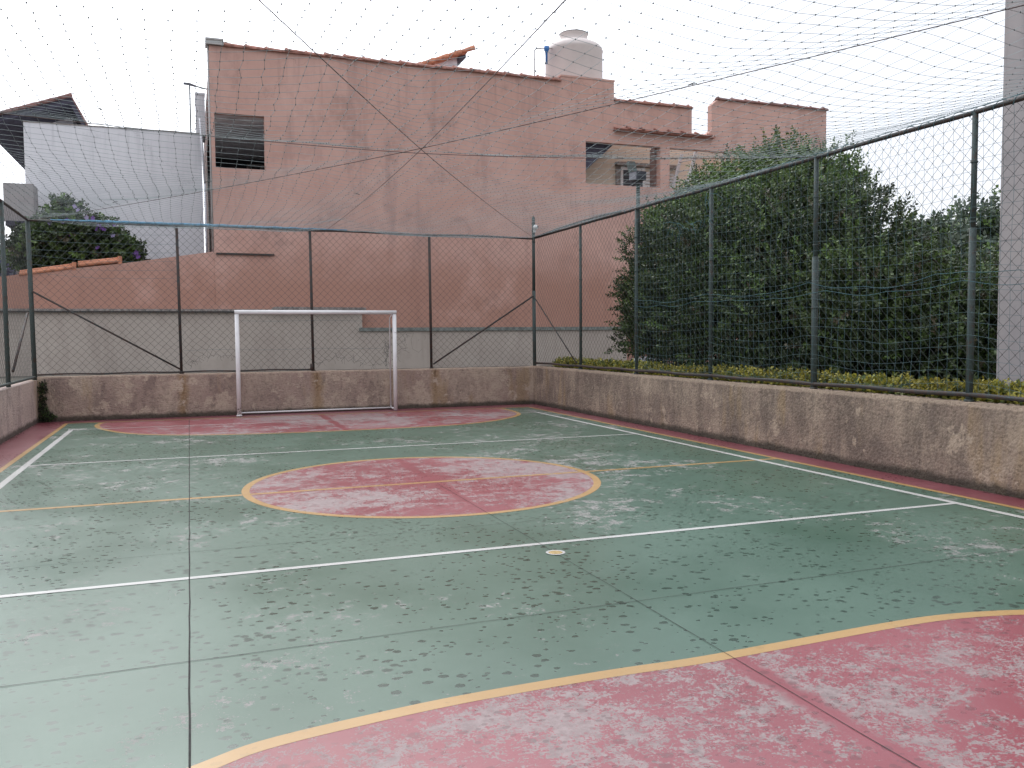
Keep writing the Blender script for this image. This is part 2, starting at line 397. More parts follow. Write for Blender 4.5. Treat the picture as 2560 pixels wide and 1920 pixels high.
m3 = nt.nodes.new('ShaderNodeMapRange'); m3.interpolation_type = 'SMOOTHSTEP'; m3.inputs[1].default_value = .62; m3.inputs[2].default_value = 1.0; m3.inputs[3].default_value = 0; m3.inputs[4].default_value = 10.5
nt.links.new(dt.outputs['Value'], m3.inputs[0]); ad = nt.nodes.new('ShaderNodeMath'); ad.operation = 'ADD'; nt.links.new(mr.outputs[0], ad.inputs[0]); nt.links.new(m3.outputs[0], ad.inputs[1])
nt.links.new(ad.outputs[0], mm.inputs[0]); nt.links.new(cm.outputs[0], mm.inputs[1])
vm = nt.nodes.new('ShaderNodeVectorMath'); vm.operation = 'SCALE'; vm.inputs[0].default_value = (.955, .99, 1.07)
nt.links.new(mm.outputs[0], vm.inputs['Scale'])
mx = nt.nodes.new('ShaderNodeMix'); mx.data_type = 'RGBA'; mx.inputs[0].default_value = .88
nt.links.new(sky.outputs[0], mx.inputs[6]); nt.links.new(vm.outputs[0], mx.inputs[7]); nt.links.new(mx.outputs[2], bg.inputs['Color'])
bg.inputs['Strength'].default_value = .12
sl = bpy.data.lights.new('sun', 'SUN'); sl.energy = 1.1; sl.angle = math.radians(50); sl.color = (1, .97, .92)
so = bpy.data.objects.new('sun', sl); COL.objects.link(so)
# direction towards the sun: sky rotation 0 is +Y, measured clockwise seen from above
el, az = math.radians(44), math.radians(-10)
sd = Vector((math.sin(az)*math.cos(el), math.cos(az)*math.cos(el), math.sin(el)))
so.rotation_euler = sd.to_track_quat('Z', 'Y').to_euler(); so.location = (0, 0, 30)

# ------------------------------------------------------------------ ground and court
XL, XR, YF, YN = -2.72, 7.40, 18.52, -3.0
g = MB(); R_ = 400
for (a, b, c, d) in ((-R_, XL-.17, -R_, R_), (XR+.17, R_, -R_, R_), (XL-.17, XR+.17, YF+.17, R_), (XL-.17, XR+.17, -R_, YN)):
    g.quad((a, c, .76), (b, c, .76), (b, d, .76), (a, d, .76))
tag(g.build('ground', M['ground']), 'bare earth ground round the sunken court', kind='structure')
g = MB(); g.quad((XR+.16, YN, .80), (9.3, YN, .80), (9.3, 19.5, .80), (XR+.16, 19.5, .80))
tag(g.build('garden_bed', M['soil']), 'dark soil of the planting bed along the right wall', kind='structure')

def sheet(name, rects, z, m, label):
    b = MB()
    for x0, x1, y0, y1 in rects: b.quad((x0, y0, z), (x1, y0, z), (x1, y1, z), (x0, y1, z))
    return tag(b.build(name, m), label, kind='structure')
def ring(b, pts_in, pts_out, z):
    for i in range(len(pts_in)-1):
        p, q, r, s = pts_in[i], pts_in[i+1], pts_out[i+1], pts_out[i]
        b.quad((*p, z), (*q, z), (*r, z), (*s, z))
sheet('court_border', [(XL-.05, XR+.05, YN, YF+.05)], 0, M['red_edge'], 'red painted border strip round the green playing area')
gx0, gx1, gyf = -2.15, 6.94, 18.0
gb = MB(); gb.quad((gx0, YN, .0008), (gx1, YN, .0008), (gx1, 17.78, .0008), (gx0, gyf, .0008))
tag(gb.build('court_floor', M['green']), 'worn green painted concrete court floor, wet with drops', kind='structure')
CX, CY, CR = 2.38, 9.18, 1.92
def arc(cx, cy_, r, a0, a1, n): return [(cx + r*math.cos(a0+(a1-a0)*i/n), cy_ + r*math.sin(a0+(a1-a0)*i/n)) for i in range(n+1)]
cb = MB(); cb.poly([(x, y, .0016) for x, y in arc(CX, CY, CR-.04, 0, 2*PI, 96)[:-1]])
tag(cb.build('centre_circle', M['red']), 'worn red painted centre circle of the court', kind='structure')
def dshape(off):
    """outline of the far goal area, from the left end of the goal line round to the right end"""
    ctrl = [(-1.62, 17.95), (-1.66, 17.45), (-1.58, 16.9), (-1.36, 16.3), (-1.0, 15.68), (-.5, 15.24), (.15, 14.93), (.8, 14.76), (1.5, 14.67), (2.4, 14.63), (3.2, 14.63),
            (4.1, 14.68), (4.75, 14.86), (5.3, 15.17), (5.78, 15.6), (6.1, 16.02), (6.28, 16.45), (6.36, 17.0), (6.36, 17.74)]
    P = []
    for i in range(len(ctrl)-1):       # Catmull-Rom
        p0, p1, p2, p3 = (Vector(ctrl[max(i-1, 0)]), Vector(ctrl[i]), Vector(ctrl[i+1]), Vector(ctrl[min(i+2, len(ctrl)-1)]))
        for k in range(5):
            t_ = k/5; P.append(.5*((2*p1)+(-p0+p2)*t_+(2*p0-5*p1+4*p2-p3)*t_**2+(-p0+3*p1-3*p2+p3)*t_**3))
    P.append(Vector(ctrl[-1])); Q = []
    for i, p in enumerate(P):
        d = (P[min(i+1, len(P)-1)] - P[max(i-1, 0)]).normalized(); Q.append(tuple(p + Vector((-d.y, d.x))*off))
    return Q
db = MB(); db.poly([(x, y, .0016) for x, y in dshape(.02)])
tag(db.build('far_goal_area', M['red_far']), 'worn red goal area in front of the white goal', kind='structure')
# near goal area: mirrored, clipped behind the camera
def nshape(off):
    ctrl = [(-1.9, -2.9), (-1.75, 1.2), (-1.3, 2.2), (-.75, 2.92), (-.38, 3.2), (-.02, 3.38), (.22, 3.49), (.63, 3.565), (1.11, 3.62), (1.8, 3.64), (2.3, 3.63), (2.85, 3.655), (3.57, 3.69), (4.0, 3.675), (4.45, 3.575),
            (5.0, 3.36), (5.5, 3.0), (5.95, 2.4), (6.25, 1.6), (6.4, .6), (6.5, -2.9)]
    P = []
    for i in range(len(ctrl)-1):
        p0, p1, p2, p3 = (Vector(ctrl[max(i-1, 0)]), Vector(ctrl[i]), Vector(ctrl[i+1]), Vector(ctrl[min(i+2, len(ctrl)-1)]))
        for k in range(5):
            t_ = k/5; P.append(.5*((2*p1)+(-p0+p2)*t_+(2*p0-5*p1+4*p2-p3)*t_**2+(-p0+3*p1-3*p2+p3)*t_**3))
    P.append(Vector(ctrl[-1])); Q = []
    for i, p in enumerate(P):
        d = (P[min(i+1, len(P)-1)] - P[max(i-1, 0)]).normalized(); Q.append(tuple(p - Vector((-d.y, d.x))*off))
    return Q
nb = MB(); nb.poly([(x, y, .0016) for x, y in nshape(.02)])
tag(nb.build('near_goal_area', M['red']), 'large worn red goal area nearest the viewer', kind='structure')
yb = MB()
A = arc(CX, CY, CR-.08, 0, 2*PI, 120); B = arc(CX, CY, CR, 0, 2*PI, 120); ring(yb, A, B, .0024)
ring(yb, dshape(.0), dshape(.085), .0024); ring(yb, nshape(.0), nshape(.085), .0024)
for x0, x1, y0, y1 in ((gx0-.06, CX-CR-.001, 9.06, 9.14), (CX-CR+.081, CX+CR-.081, 9.07, 9.14), (CX+CR+.001, gx1, 9.07, 9.14)): yb.quad((x0, y0, .0024), (x1, y0, .0024), (x1, y1, .0024), (x0, y1, .0024))
yb.quad((gx0-.07, YN, .0024), (gx0, YN, .0024), (gx0, 18.0, .0024), (gx0-.07, 18.07, .0024))
yb.quad((gx1, YN, .0024), (gx1+.07, YN, .0024), (gx1+.07, 17.78, .0024), (gx1, 17.72, .0024))
yb.quad((gx0-.07, 18.0+.001, .0025), (6.95, 17.73, .0025), (6.95, 17.80, .0025), (gx0-.07, 18.07, .0025))
tag(yb.build('yellow_court_lines', M['yellow']), 'yellow futsal lines painted on the court', kind='structure')
wb = MB()
for x0, x1, y0, y1, z in ((-2.0, -1.92, 5.9, 16.68, .0032), (6.62, 6.70, 3.75, 16.5, .0032), (-2.0, 6.70, 6.04, 6.10, .0034), (-1.92, 6.62, 12.21, 12.27, .0034)):
    wb.quad((x0, y0, z), (x1, y0, z), (x1, y1, z), (x0, y1, z))
wb.quad((-2.0, 3.0, .0032), (-1.92, 3.0, .0032), (-1.92, 5.899, .0032), (-2.0, 5.899, .0032))
wb.quad((-2.0, 16.7, .0034), (6.7, 16.44, .0034), (6.7, 16.49, .0034), (-2.0, 16.75, .0034))
wb.quad((-2.02, 16.78, .0036), (-1.72, 16.77, .0036), (-1.72, 16.86, .0036), (-2.02, 16.87, .0036))
tag(wb.build('white_court_lines', M['white_line']), 'white volleyball lines painted on the court', kind='structure')
jb = MB()
def joint(x0, y0, x1, y1, w, wob=.004, n=60):
    d = Vector((x1-x0, y1-y0)); L = d.length; d.normalize(); nn = Vector((-d.y, d.x)); pa = []; pb = []
    for i in range(n+1):
        p = Vector((x0, y0)) + d*L*i/n; o = mn.noise((p.x*3, p.y*3, 5))*wob*3; ww = w*(.7+.6*abs(mn.noise((p.x*7, p.y*7, 2))))
        pa.append(tuple(p+nn*(o+ww/2))); pb.append(tuple(p+nn*(o-ww/2)))
    ring(jb, pb, pa, .0040)
joint(-.04, 1, -.04, 17.9, .010, .002); joint(2.47, 1, 2.47, 9.0, .0042, .002); joint(-2.1, 4.45, 6.9, 4.62, .0055, .002); joint(-2.1, 6.78, 3.2, 6.86, .004, .002)
joint(4.98, 1, 4.98, 3.6, .0025, .002)
tag(jb.build('expansion_joints', M['joint']), 'dark expansion joints across the concrete court', kind='structure')
# volleyball net-post socket
t_ = thing('floor_socket', 'round white rimmed socket cover set in the green floor below the near white line', 'floor cover', (2.475, 5.78, .007))
b = MB(); ring(b, arc(2.475, 5.78, .052, 0, 2*PI, 32), arc(2.475, 5.78, .072, 0, 2*PI, 32), .0046); b.build('rim', M['white_line'], t_)
b = MB(); b.poly([(x, y, .0048) for x, y in arc(2.475, 5.78, .051, 0, 2*PI, 32)[:-1]]); b.build('cover', m_simple('ochre_cover', (.38, .27, .11), .7, .2, 20), t_)

# ------------------------------------------------------------------ low walls round the court
def wavy_wall(name, m, label, x0, x1, y0, y1, ztop, face, n=240):
    """box wall whose top inner edge is a little uneven; real relief comes from vertices and bump"""
    b = MB(); L = (y1-y0) if face in ('x-', 'x+') else (x1-x0)
    def top(s): return ztop + .006*mn.noise((s*.9, 3.3, ztop)) + .005*mn.noise((s*6, 1.3, ztop))
    N = n
    for i in range(N):
        a, c = i/N, (i+1)/N
        if face in ('x-', 'x+'):
            ya, yc = y0+L*a, y0+L*c; xi, xo = (x0, x1) if face == 'x-' else (x1, x0)
            b.quad((xi, ya, -.05), (xi, yc, -.05), (xi, yc, top(yc)), (xi, ya, top(ya)))
            b.quad((xi, ya, top(ya)), (xi, yc, top(yc)), (xo, yc, top(yc)), (xo, ya, top(ya)))
            b.quad((xo, ya, -.05), (xo, yc, -.05), (xo, yc, top(yc)), (xo, ya, top(ya)))
        else:
            xa, xc = x0+L*a, x0+L*c
            b.quad((xa, y0, -.05), (xc, y0, -.05), (xc, y0, top(xc)), (xa, y0, top(xa)))
            b.quad((xa, y0, top(xa)), (xc, y0, top(xc)), (xc, y1, top(xc)), (xa, y1, top(xa)))
            b.quad((xa, y1, -.05), (xc, y1, -.05), (xc, y1, top(xc)), (xa, y1, top(xa)))
    o = b.build(name, m); return o
o = wavy_wall('low_wall', M['stucco_r'], '', XR, XR+.2, -.6, YF+.2, .875, 'x-'); tag(o, 'long rough brown-pink low wall along the right side, hedge behind it', 'low wall')
o = wavy_wall('low_wall', M['stucco_f'], '', XL+.001, XR-.001, YF, YF+.2, .862, 'y'); tag(o, 'peeling stained low wall behind the white goal', 'low wall')
o = wavy_wall('low_wall', M['stucco_l'], '', XL-.2, XL, -.6, YF+.2, .80, 'x+'); tag(o, 'pale streaked low wall along the left side of the court', 'low wall')

# ------------------------------------------------------------------ fences
def in_poly(p, poly):
    x, y = p; c = False; j = len(poly)-1
    for i in range(len(poly)):
        xi, yi = poly[i]; xj, yj = poly[j]
        if (yi > y) != (yj > y) and x < (xj-xi)*(y-yi)/(yj-yi)+xi: c = not c
        j = i
    return c
def chain_link(U0, L, ax, off, z0, z1, cell, holes=(), r=.0018, wildz=0.):
    """diamond mesh; ax 'x' runs along x at y=off, 'y' along y at x=off"""
    nx = int(L/(cell/2)); nz = int(round((z1-z0)/(cell/2))); cz = (z1-z0)/nz; cx = cell/2
    def node(i, j, side):
        u = U0 + i*cx; z = z0 + j*cz
        k = 1.
        for h in holes:
            hc = (sum(p[0] for p in h)/len(h), sum(p[1] for p in h)/len(h)); dd = math.hypot(u-hc[0], z-hc[1])
            k += 5*math.exp(-(dd/.55)**2)
        w = wildz*max(0, 1-(z-z0)/1.3)
        a = mn.noise((u*1.7, z*1.7, off)); c = mn.noise((u*1.7+9, z*1.7, off+4)); a2 = mn.noise((u*6, z*6, off+1)); c2 = mn.noise((u*6, z*6, off+7))
        return (u + .010*a*k + (.006*k + .02*w)*a2, z + .010*c*k + (.006*k + .02*w)*c2)
    P = []; Q = []
    for k in range(nx):
        for j in range(nz):
            a = node(k + (j+k) % 2, j, 0); b_ = node(k + (j+1+k) % 2, j+1, 0)
            m_ = ((a[0]+b_[0])/2, (a[1]+b_[1])/2)
            if any(in_poly(m_, h) for h in holes): continue
            da = .10*(b_[1]-a[1]); s = r*1.1
            pts = [(a[0], a[1], s), (a[0]+(b_[0]-a[0])*.06, a[1]+da, s*.6), (b_[0]-(b_[0]-a[0])*.06, b_[1]-da, -s*.6), (b_[0], b_[1], -s)] if (k+j) % 2 else \
                  [(a[0], a[1], -s), (a[0]+(b_[0]-a[0])*.06, a[1]+da, -s*.6), (b_[0]-(b_[0]-a[0])*.06, b_[1]-da, s*.6), (b_[0], b_[1], s)]
            for p, q in zip(pts[:-1], pts[1:]):
                if ax == 'x': P.append((p[0], off+p[2], p[1])); Q.append((q[0], off+q[2], q[1]))
                else: P.append((off+p[2], p[0], p[1])); Q.append((off+q[2], q[0], q[1]))
    return tube_segments(P, Q, r, 3)

ZT = 3.81
holes = [[(2.5, .8), (2.54, .99), (2.75, 1.06), (2.96, 1.11), (3.28, 1.07), (3.5, .97), (4.05, .92), (4.05, .8)],
         [(4.45, 1.68), (4.38, 1.35), (4.18, 1.09), (4.15, .8), (4.98, .8), (4.98, 1.66)],
         [(-.1, .97), (.11, 1.12), (.56, 1.2), (.86, 1.16), (.86, .84), (-.1, .86)]]
fy = 18.62
tf = thing('chain_link_fence', 'torn chain link fence behind the goal, facing the salmon building', 'fence', (2.4, fy, .86))
for x in (-.16, 2.44, 5.01):
    b = MB(); b.tube([(x, fy, .80), (x-.015, fy, ZT)], .029, 10); b.tube([(x, fy, .86), (x, fy, .885)], .045, 10); b.build('post', M['post_dark'], tf)
b = MB(); b.tube([(-2.77, fy, .8), (-2.79, fy, 3.86)], .042, 12); b.build('corner_post', M['post'], tf)
b = MB(); b.tube([(7.47, fy, .8), (7.46, fy, 2.6)], .042, 12); b.tube([(7.46, fy, 2.6), (7.46, fy, 4.26)], .036, 12); b.tube([(7.46, fy, 4.26), (7.46, fy, 4.30)], [.036, .015], 12)
for z in (3.7, 3.95, 4.12): b.tube([(7.46, fy, z), (7.46, fy, z+.03)], .043, 12)
b.build('corner_post', M['post'], tf)
b = MB(); pts = [(x, fy-.005, ZT + .010*math.sin(x*2.2) - .02*abs(math.sin(x*1.1))*(x > 2.5)) for x in np.linspace(-2.79, 7.46, 60)]; b.tube(pts, .021, 8); b.build('top_rail', M['post_dark'], tf)
b = MB(); pts = [(x, fy-.03, .905 + .006*math.sin(x*5)) for x in np.linspace(-2.72, 2.42, 30)]; b.tube(pts, .018, 6); b.tube([(2.40, fy-.03, .88), (2.40, fy-.03, 1.02)], .03, 6); b.build('bottom_rail', M['post_dark'], tf)
b = MB(); b.tube([(-2.75, fy-.05, 2.48), (-.17, fy-.05, .95)], .020, 6); b.build('brace', M['post_dark'], tf)
b = MB(); b.tube([(7.43, fy-.05, 2.48), (5.04, fy-.05, .96)], .020, 6); b.build('brace', M['post_dark'], tf)
V, Fc = chain_link(-2.75, 10.2, 'x', fy-.02, .89, ZT, .145, holes, .0027, 1.)
fast_mesh('wire_mesh', V, Fc, [M['wire']], parent=tf)
# ragged loose wire ends round the holes, tension wires
b = MB(); rr = random.Random(4)
for h in holes:
    b = MB(); top_ = [p for p in h if p[1] > .9]
    for i in range(len(top_)-1):
        for k in range(7):
            t_ = rr.random(); x = top_[i][0]+(top_[i+1][0]-top_[i][0])*t_; z = top_[i][1]+(top_[i+1][1]-top_[i][1])*t_
            p = [Vector((x, fy-.03, z+.03))]; d = Vector((rr.uniform(-1, 1), rr.uniform(-.25, .1), rr.uniform(-1, .5))).normalized()
            for q in range(4): d = (d+Vector((rr.uniform(-.8, .8), rr.uniform(-.3, .2), rr.uniform(-.6, .6)))).normalized(); p.append(p[-1]+d*rr.uniform(.02, .045))
            b.tube(p, .0022, 3, cap=False)
    b.build('loose_wire', M['wire'], tf)
b = MB()
b.tube([(3.98, fy-.05, .95), (4.02, fy-.05, 1.2), (3.97, fy-.05, 1.45)], .003, 4); b.build('loose_wire', M['wire'], tf); b = MB()
b.tube([(4.62, fy-.02, 1.67), (4.55, fy-.03, 1.5), (4.58, fy-.03, 1.3), (4.72, fy-.03, 1.22), (4.8, fy-.02, 1.3)], .002, 3, cap=False)
for k in range(26):
    x, z = 3.98+rr.uniform(-.05, .08), rr.uniform(.95, 1.5); b.tube([(x, fy-.04, z), (x+rr.uniform(-.07, .07), fy-.06, z+rr.uniform(-.06, .1)), (x+rr.uniform(-.05, .05), fy-.03, z+rr.uniform(-.1, .1))], .0026, 3, cap=False)
b.build('loose_wire', M['wire'], tf)
b = MB()
for z, x0, x1 in ((1.92, 1.0, 3.8), (1.33, -.1, 3.9)):
    b.tube([(x, fy-.035, z+.01*math.sin(x*3)) for x in np.linspace(x0, x1, 12)], .0022, 3, cap=False)
for z in (3.62, 3.44, 3.27, 3.10, 2.93, 2.77):
    b.tube([(x, fy-.035, z - .03*math.sin((x+2.75)/2.6*PI) + (.06 if z < 3.2 else 0)*max(0, 1-(x+2.75)/1.2)) for x in np.linspace(-2.75, -.2, 14)], .0024, 3, cap=False)
b.build('tension_wire', M['net_side'], tf)

fx = 7.50
tr = thing('chain_link_fence', 'long chain link fence on the right low wall, in front of the big trees', 'fence', (fx, 9, .87))
for i, y in enumerate((16.16, 13.80, 11.44, 9.08, 6.71, 4.35, 2.0, -.35)):
    b = MB()
    if y == 9.08: b.tube([(fx, y, .8), (fx, y, 2.56), ], .041, 12); b.tube([(fx, y, 2.56), (fx, y, ZT-.01)], .030, 12)
    elif y == 6.71: b.tube([(fx, y, .8), (fx, y, 2.65)], .036, 12); b.tube([(fx, y, 2.65), (fx, y, ZT-.01)], .029, 12)
    else: b.tube([(fx, y, .8), (fx, y, ZT-.01)], .029, 10)
    for z in (1.25, 1.9, 2.7, 3.3): b.tube([(fx, y, z), (fx, y, z+.018)], .036 if y != 9.08 or z > 2.56 else .046, 8)
    b.tube([(fx, y, .87), (fx, y, .9)], .05, 10); b.build('post', M['post'], tr)
b = MB(); pts = [(fx, y, ZT + .012*mn.noise((y*.8, 1, 1))) for y in np.linspace(18.6, -.4, 90)]; b.tube(pts, .026, 8); b.build('top_rail', M['post_dark'], tr)
b = MB(); pts = [(fx-.05, y, ZT+.05 - .045*min(1, abs(y-15.9)/2.4)**1.5) for y in np.linspace(18.5, 14.3, 30)]; b.tube(pts, .020, 8); b.build('upper_rail', M['post_dark'], tr)
b = MB(); b.tube([(fx-.02, y, .945 + .006*math.sin(y*4)) for y in np.linspace(18.55, -.4, 60)], .024, 8); b.build('bottom_rail', M['post_dark'], tr)
b = MB(); b.tube([(fx-.04, 18.54, 2.42), (fx-.04, 16.28, 1.0)], .014, 6); b.build('brace', M['post_dark'], tr)
V, Fc = chain_link(-.4, 18.95, 'y', fx-.012, .95, ZT, .140, (), .0022, .4)
fast_mesh('wire_mesh', V, Fc, [M['wire']], parent=tr)

lx = -2.78
tl = thing('chain_link_fence', 'chain link fence on the left low wall, seen almost edge-on', 'fence', (lx, 12, .8))
for y in (16.1, 13.6, 11.1, 8.6, 6.1, 3.6, 1.1):
    b = MB(); b.tube([(lx, y, .75), (lx, y, ZT)], .036, 10); b.build('post', M['post'], tl)
b = MB(); b.tube([(lx, y, ZT) for y in np.linspace(18.6, -.4, 40)], .024, 8); b.build('top_rail', M['post_dark'], tl)
b = MB(); b.tube([(lx+.02, y, .86) for y in np.linspace(18.55, -.4, 40)], .024, 8); b.build('bottom_rail', M['post'], tl)
b = MB(); b.tube([(lx+.03, 17.95, 2.05), (lx+.03, 16.36, 1.05)], .022, 6); b.build('brace', M['post_dark'], tl)
V, Fc = chain_link(-.4, 18.95, 'y', lx+.012, .87, ZT, .140, (), .0022, .4)
fast_mesh('wire_mesh', V, Fc, [M['wire']], parent=tl)

# ------------------------------------------------------------------ steel cables that carry the overhead net (they meet over the centre spot)
HUB = Vector((2.375, 9.12, 3.58)); HY = 9.52
def cable_z(y): return 3.81 - .23*(1 - min(1, abs(y-9.12)/9.5)**2)
cables = [((-2.75, -.4), (7.46, 18.6), 'thin dark steel cable running to the far right corner post'),
          ((7.46, -.4), (-2.75, 18.6), 'thin dark steel cable running from the right side down to the far left'),
          ((2.0, -.4), (2.75, 18.6), 'thin dark steel cable along the length of the court, overhead'),
          ((-2.75, 9.6), (7.46, 9.08), 'thin dark steel cable crossing the court from side to side')]
for (ax_, ay_), (bx_, by_), lab in cables:
    b = MB(); pts = []
    for i in range(41):
        s = i/40; x = ax_+(bx_-ax_)*s; y = ay_+(by_-ay_)*s; d = abs(s-.5)*2; pts.append((x, y, 3.81-.23*(1-d**1.6)))
    b.tube(pts, .0040, 5); o = b.build('steel_cable', M['cable']); tag(o, lab, 'cable', 'cables crossing above the court')

# ------------------------------------------------------------------ overhead net
def seg_dist(x, y, a, b_):
    ax_, ay_ = a; bx_, by_ = b_; dx, dy = bx_-ax_, by_-ay_
    t_ = np.clip(((x-ax_)*dx+(y-ay_)*dy)/(dx*dx+dy*dy), 0, 1)
    return np.hypot(x-(ax_+dx*t_), y-(ay_+dy*t_)), t_
nxn, nyn = 69, 120
gx = np.linspace(-2.76, 7.48, nxn); gy = np.linspace(-.4, 18.6, nyn); GX, GY = np.meshgrid(gx, gy, indexing='ij')
jx = rng.normal(0, .006, GX.shape); jy = rng.normal(0, .006, GX.shape)
edge = np.minimum(np.minimum(GX-gx[0], gx[-1]-GX), np.minimum(GY-gy[0], gy[-1]-GY))
D = [np.full(GX.shape, 9.)]; H_ = []
num = np.zeros(GX.shape); den = np.zeros(GX.shape); dmin = edge.copy()
for a, b_, _ in cables:
    d, t_ = seg_dist(GX, GY, a, b_); z = 3.81-.23*(1-(np.abs(t_-.5)*2)**1.6); w = 1/(d+.06)**2; num += w*z; den += w; dmin = np.minimum(dmin, d)
w = 1/(edge+.06)**2*1.4; num += w*3.82; den += w
base = num/den
nz_ = np.array([[mn.noise((x*.45, y*.45, 2.)) for y in gy] for x in gx]); nz2 = np.array([[mn.noise((x*1.3, y*1.3, 6.)) for y in gy] for x in gx])
sag = .20*(1-np.exp(-(dmin/.75)**1.3))
GZ = base - sag + (.055*nz_ + .018*nz2)*np.clip(edge/.6, 0, 1)
warp = np.clip(edge/1.0, 0, 1)
GXX = GX + jx + .10*warp*np.array([[mn.noise((x*.35, y*.35, 12.)) for y in gy] for x in gx])
GYY = GY + jy + .10*warp*np.array([[mn.noise((x*.35, y*.35, 17.)) for y in gy] for x in gx])
N3 = np.stack([GXX, GYY, GZ], -1)
P = np.concatenate([N3[:-1].reshape(-1, 3), N3[:, :-1].reshape(-1, 3)]); Q = np.concatenate([N3[1:].reshape(-1, 3), N3[:, 1:].reshape(-1, 3)])
tn = thing('overhead_net', 'fine square mesh net stretched above the whole court', 'net', (2.4, 9.1, 3.8))
V, Fc = tube_segments(P, Q, .0018, 3); fast_mesh('net_mesh', V, Fc, [M['net']], parent=tn)
kn = N3.reshape(-1, 3); o1 = np.array([[.0, 0, .0038]]); P = kn-o1; Q = kn+o1
V, Fc = tube_segments(P, Q, .0036, 4); fast_mesh('knots', V, Fc, [M['wire']], parent=tn)
b = MB(); rr = random.Random(3)          # lashing rope round the right rail and the rolled blue edge on the far rail
pts = []
for i in range(1500):
    y = 16.2 - i*.0111; a = y*2*PI/.235 + mn.noise((y*1.5, 0, 0))*3; rad = .036 + .022*max(0, mn.noise((y*3, 4, 0)))
    pts.append((fx + rad*math.cos(a), y, ZT + .004 + rad*math.sin(a)))
b.tube(pts, .0042, 4, cap=False)
pts = [(fx-.03+.02*mn.noise((y*4, 3, 1)), y, ZT+.034+.012*mn.noise((y*3, 1, 1))) for y in np.linspace(14., -.4, 260)]
b.tube(pts, [.004+.004*abs(mn.noise((p[1]*5, 2, 2))) for p in pts], 5, cap=False)
b.build('lashing_rope', M['rope'], tn)
b = MB()
pts = [(x, fy-.03, ZT+.026+.010*mn.noise((x*5, 1, 1))) for x in np.linspace(-2.4, 3.2, 150)]
b.tube(pts, [.010+.024*max(0, min(1, (3.2-p[0])/2.2))*(.6+.5*abs(mn.noise((p[0]*6, 7, 2))))*min(1, (p[0]+2.42)/1.2) for p in pts], 6, cap=False)
b.build('rolled_edge', M['rope_blue'], tn)
# small bits of twig caught in the net
b = MB()
for q_, (x, y, a) in enumerate(((.30, 11.4, .5), (-.9, 14.6, .9), (1.0, 9.0, 1.2), (-.6, 8.2, 2.), (3.9, 6.2, .3), (-.35, 17.6, 1.1), (2.2, 12.2, 2.4))):
    b = MB()
    i = int(np.argmin(abs(gx-x))); j = int(np.argmin(abs(gy-y))); p = Vector(N3[i, j]); d = Vector((math.cos(a), math.sin(a), .3))*.05
    b.tube([p-d, p+d*.3+Vector((0, 0, .01)), p+d], .0045, 4); b.build('caught_debris', M['wire'], tn)

# ------------------------------------------------------------------ hanging side net on the right
ts = thing('side_net', 'blue-green netting hanging down inside the right fence', 'net', (7.44, 7, 2.4))
ys = np.arange(13.75, -.4, -.118); nz = 25; zs = np.linspace(3.80, .98, nz)
posts = [16.16, 13.80, 11.44, 9.08, 6.71, 4.35, 2.0, -.35]
N3 = np.zeros((len(ys), nz, 3))
for i, y in enumerate(ys):
    f = max(0., min(1., [(posts[k]-y)/(posts[k]-posts[k+1]) for k in range(len(posts)-1) if posts[k] >= y >= posts[k+1]][0])) if y > -.35 else 0
    for j, z in enumerate(zs):
        t_ = 1-(z-.98)/2.82
        sg = (.02+.09*t_)*math.sin(PI*f)*(1 if j % 2 else .65)*(j not in (0, nz-1))
        zz = z - sg + .02*mn.noise((y*.9, z*2, j*.7)) + .022*mn.noise((y*2.5, j*3.1, 4)) * t_*1.6
        N3[i, j] = (7.435 - .035*math.sin(PI*f) + .02*mn.noise((y, z*2, 3)), y + .014*mn.noise((y*3, z*2, 1)) - .02*t_*math.sin(2*PI*f), zz)
P = np.concatenate([N3[:-1].reshape(-1, 3), N3[:, :-1].reshape(-1, 3)]); Q = np.concatenate([N3[1:].reshape(-1, 3), N3[:, 1:].reshape(-1, 3)])
V, Fc = tube_segments(P, Q, .0017, 3); fast_mesh('net_mesh', V, Fc, [M['net_side']], parent=ts)
b = MB()
for k, z0, sg in ((0, 2.24, .10), (1, 2.12, .05)):
    pts = []
    for y in np.linspace(13.7, -.3, 200):
        f = [(posts[q]-y)/(posts[q]-posts[q+1]) for q in range(len(posts)-1) if posts[q] >= y >= posts[q+1]][0]
        pts.append((7.42, y, z0 - sg*math.sin(PI*f) - .035*abs(math.sin(y*3.1+k)) + .05*mn.noise((y*1.2, k, 1))))
    b.tube(pts, .0032, 4, cap=False)
b.build('border_rope', M['rope'], ts)
b = MB(); rr = random.Random(9)
for y0, z0, n_ in ((11.5, 3.7, 5), (12.3, 3.35, 9), (11.44, 3.35, 4), (12.0, 3.3, 6), (13.8, 3.55, 3), (10.9, 3.55, 2)):
    b = MB()
    for k in range(n_):
        p = [Vector((7.42+rr.uniform(-.03, .03), y0+rr.uniform(-.15, .15), z0+rr.uniform(-.08, .08)))]; d = Vector((rr.uniform(-.2, .2), rr.uniform(-1, 1), rr.uniform(-.8, .4)))
        for q in range(5): d = (d+Vector((0, rr.uniform(-.5, .5), rr.uniform(-.6, .4)))).normalized(); p.append(p[-1]+d*rr.uniform(.04, .07))
        b.tube(p, .0032, 4, cap=False)
    b.build('loose_twine', M['rope'], ts)

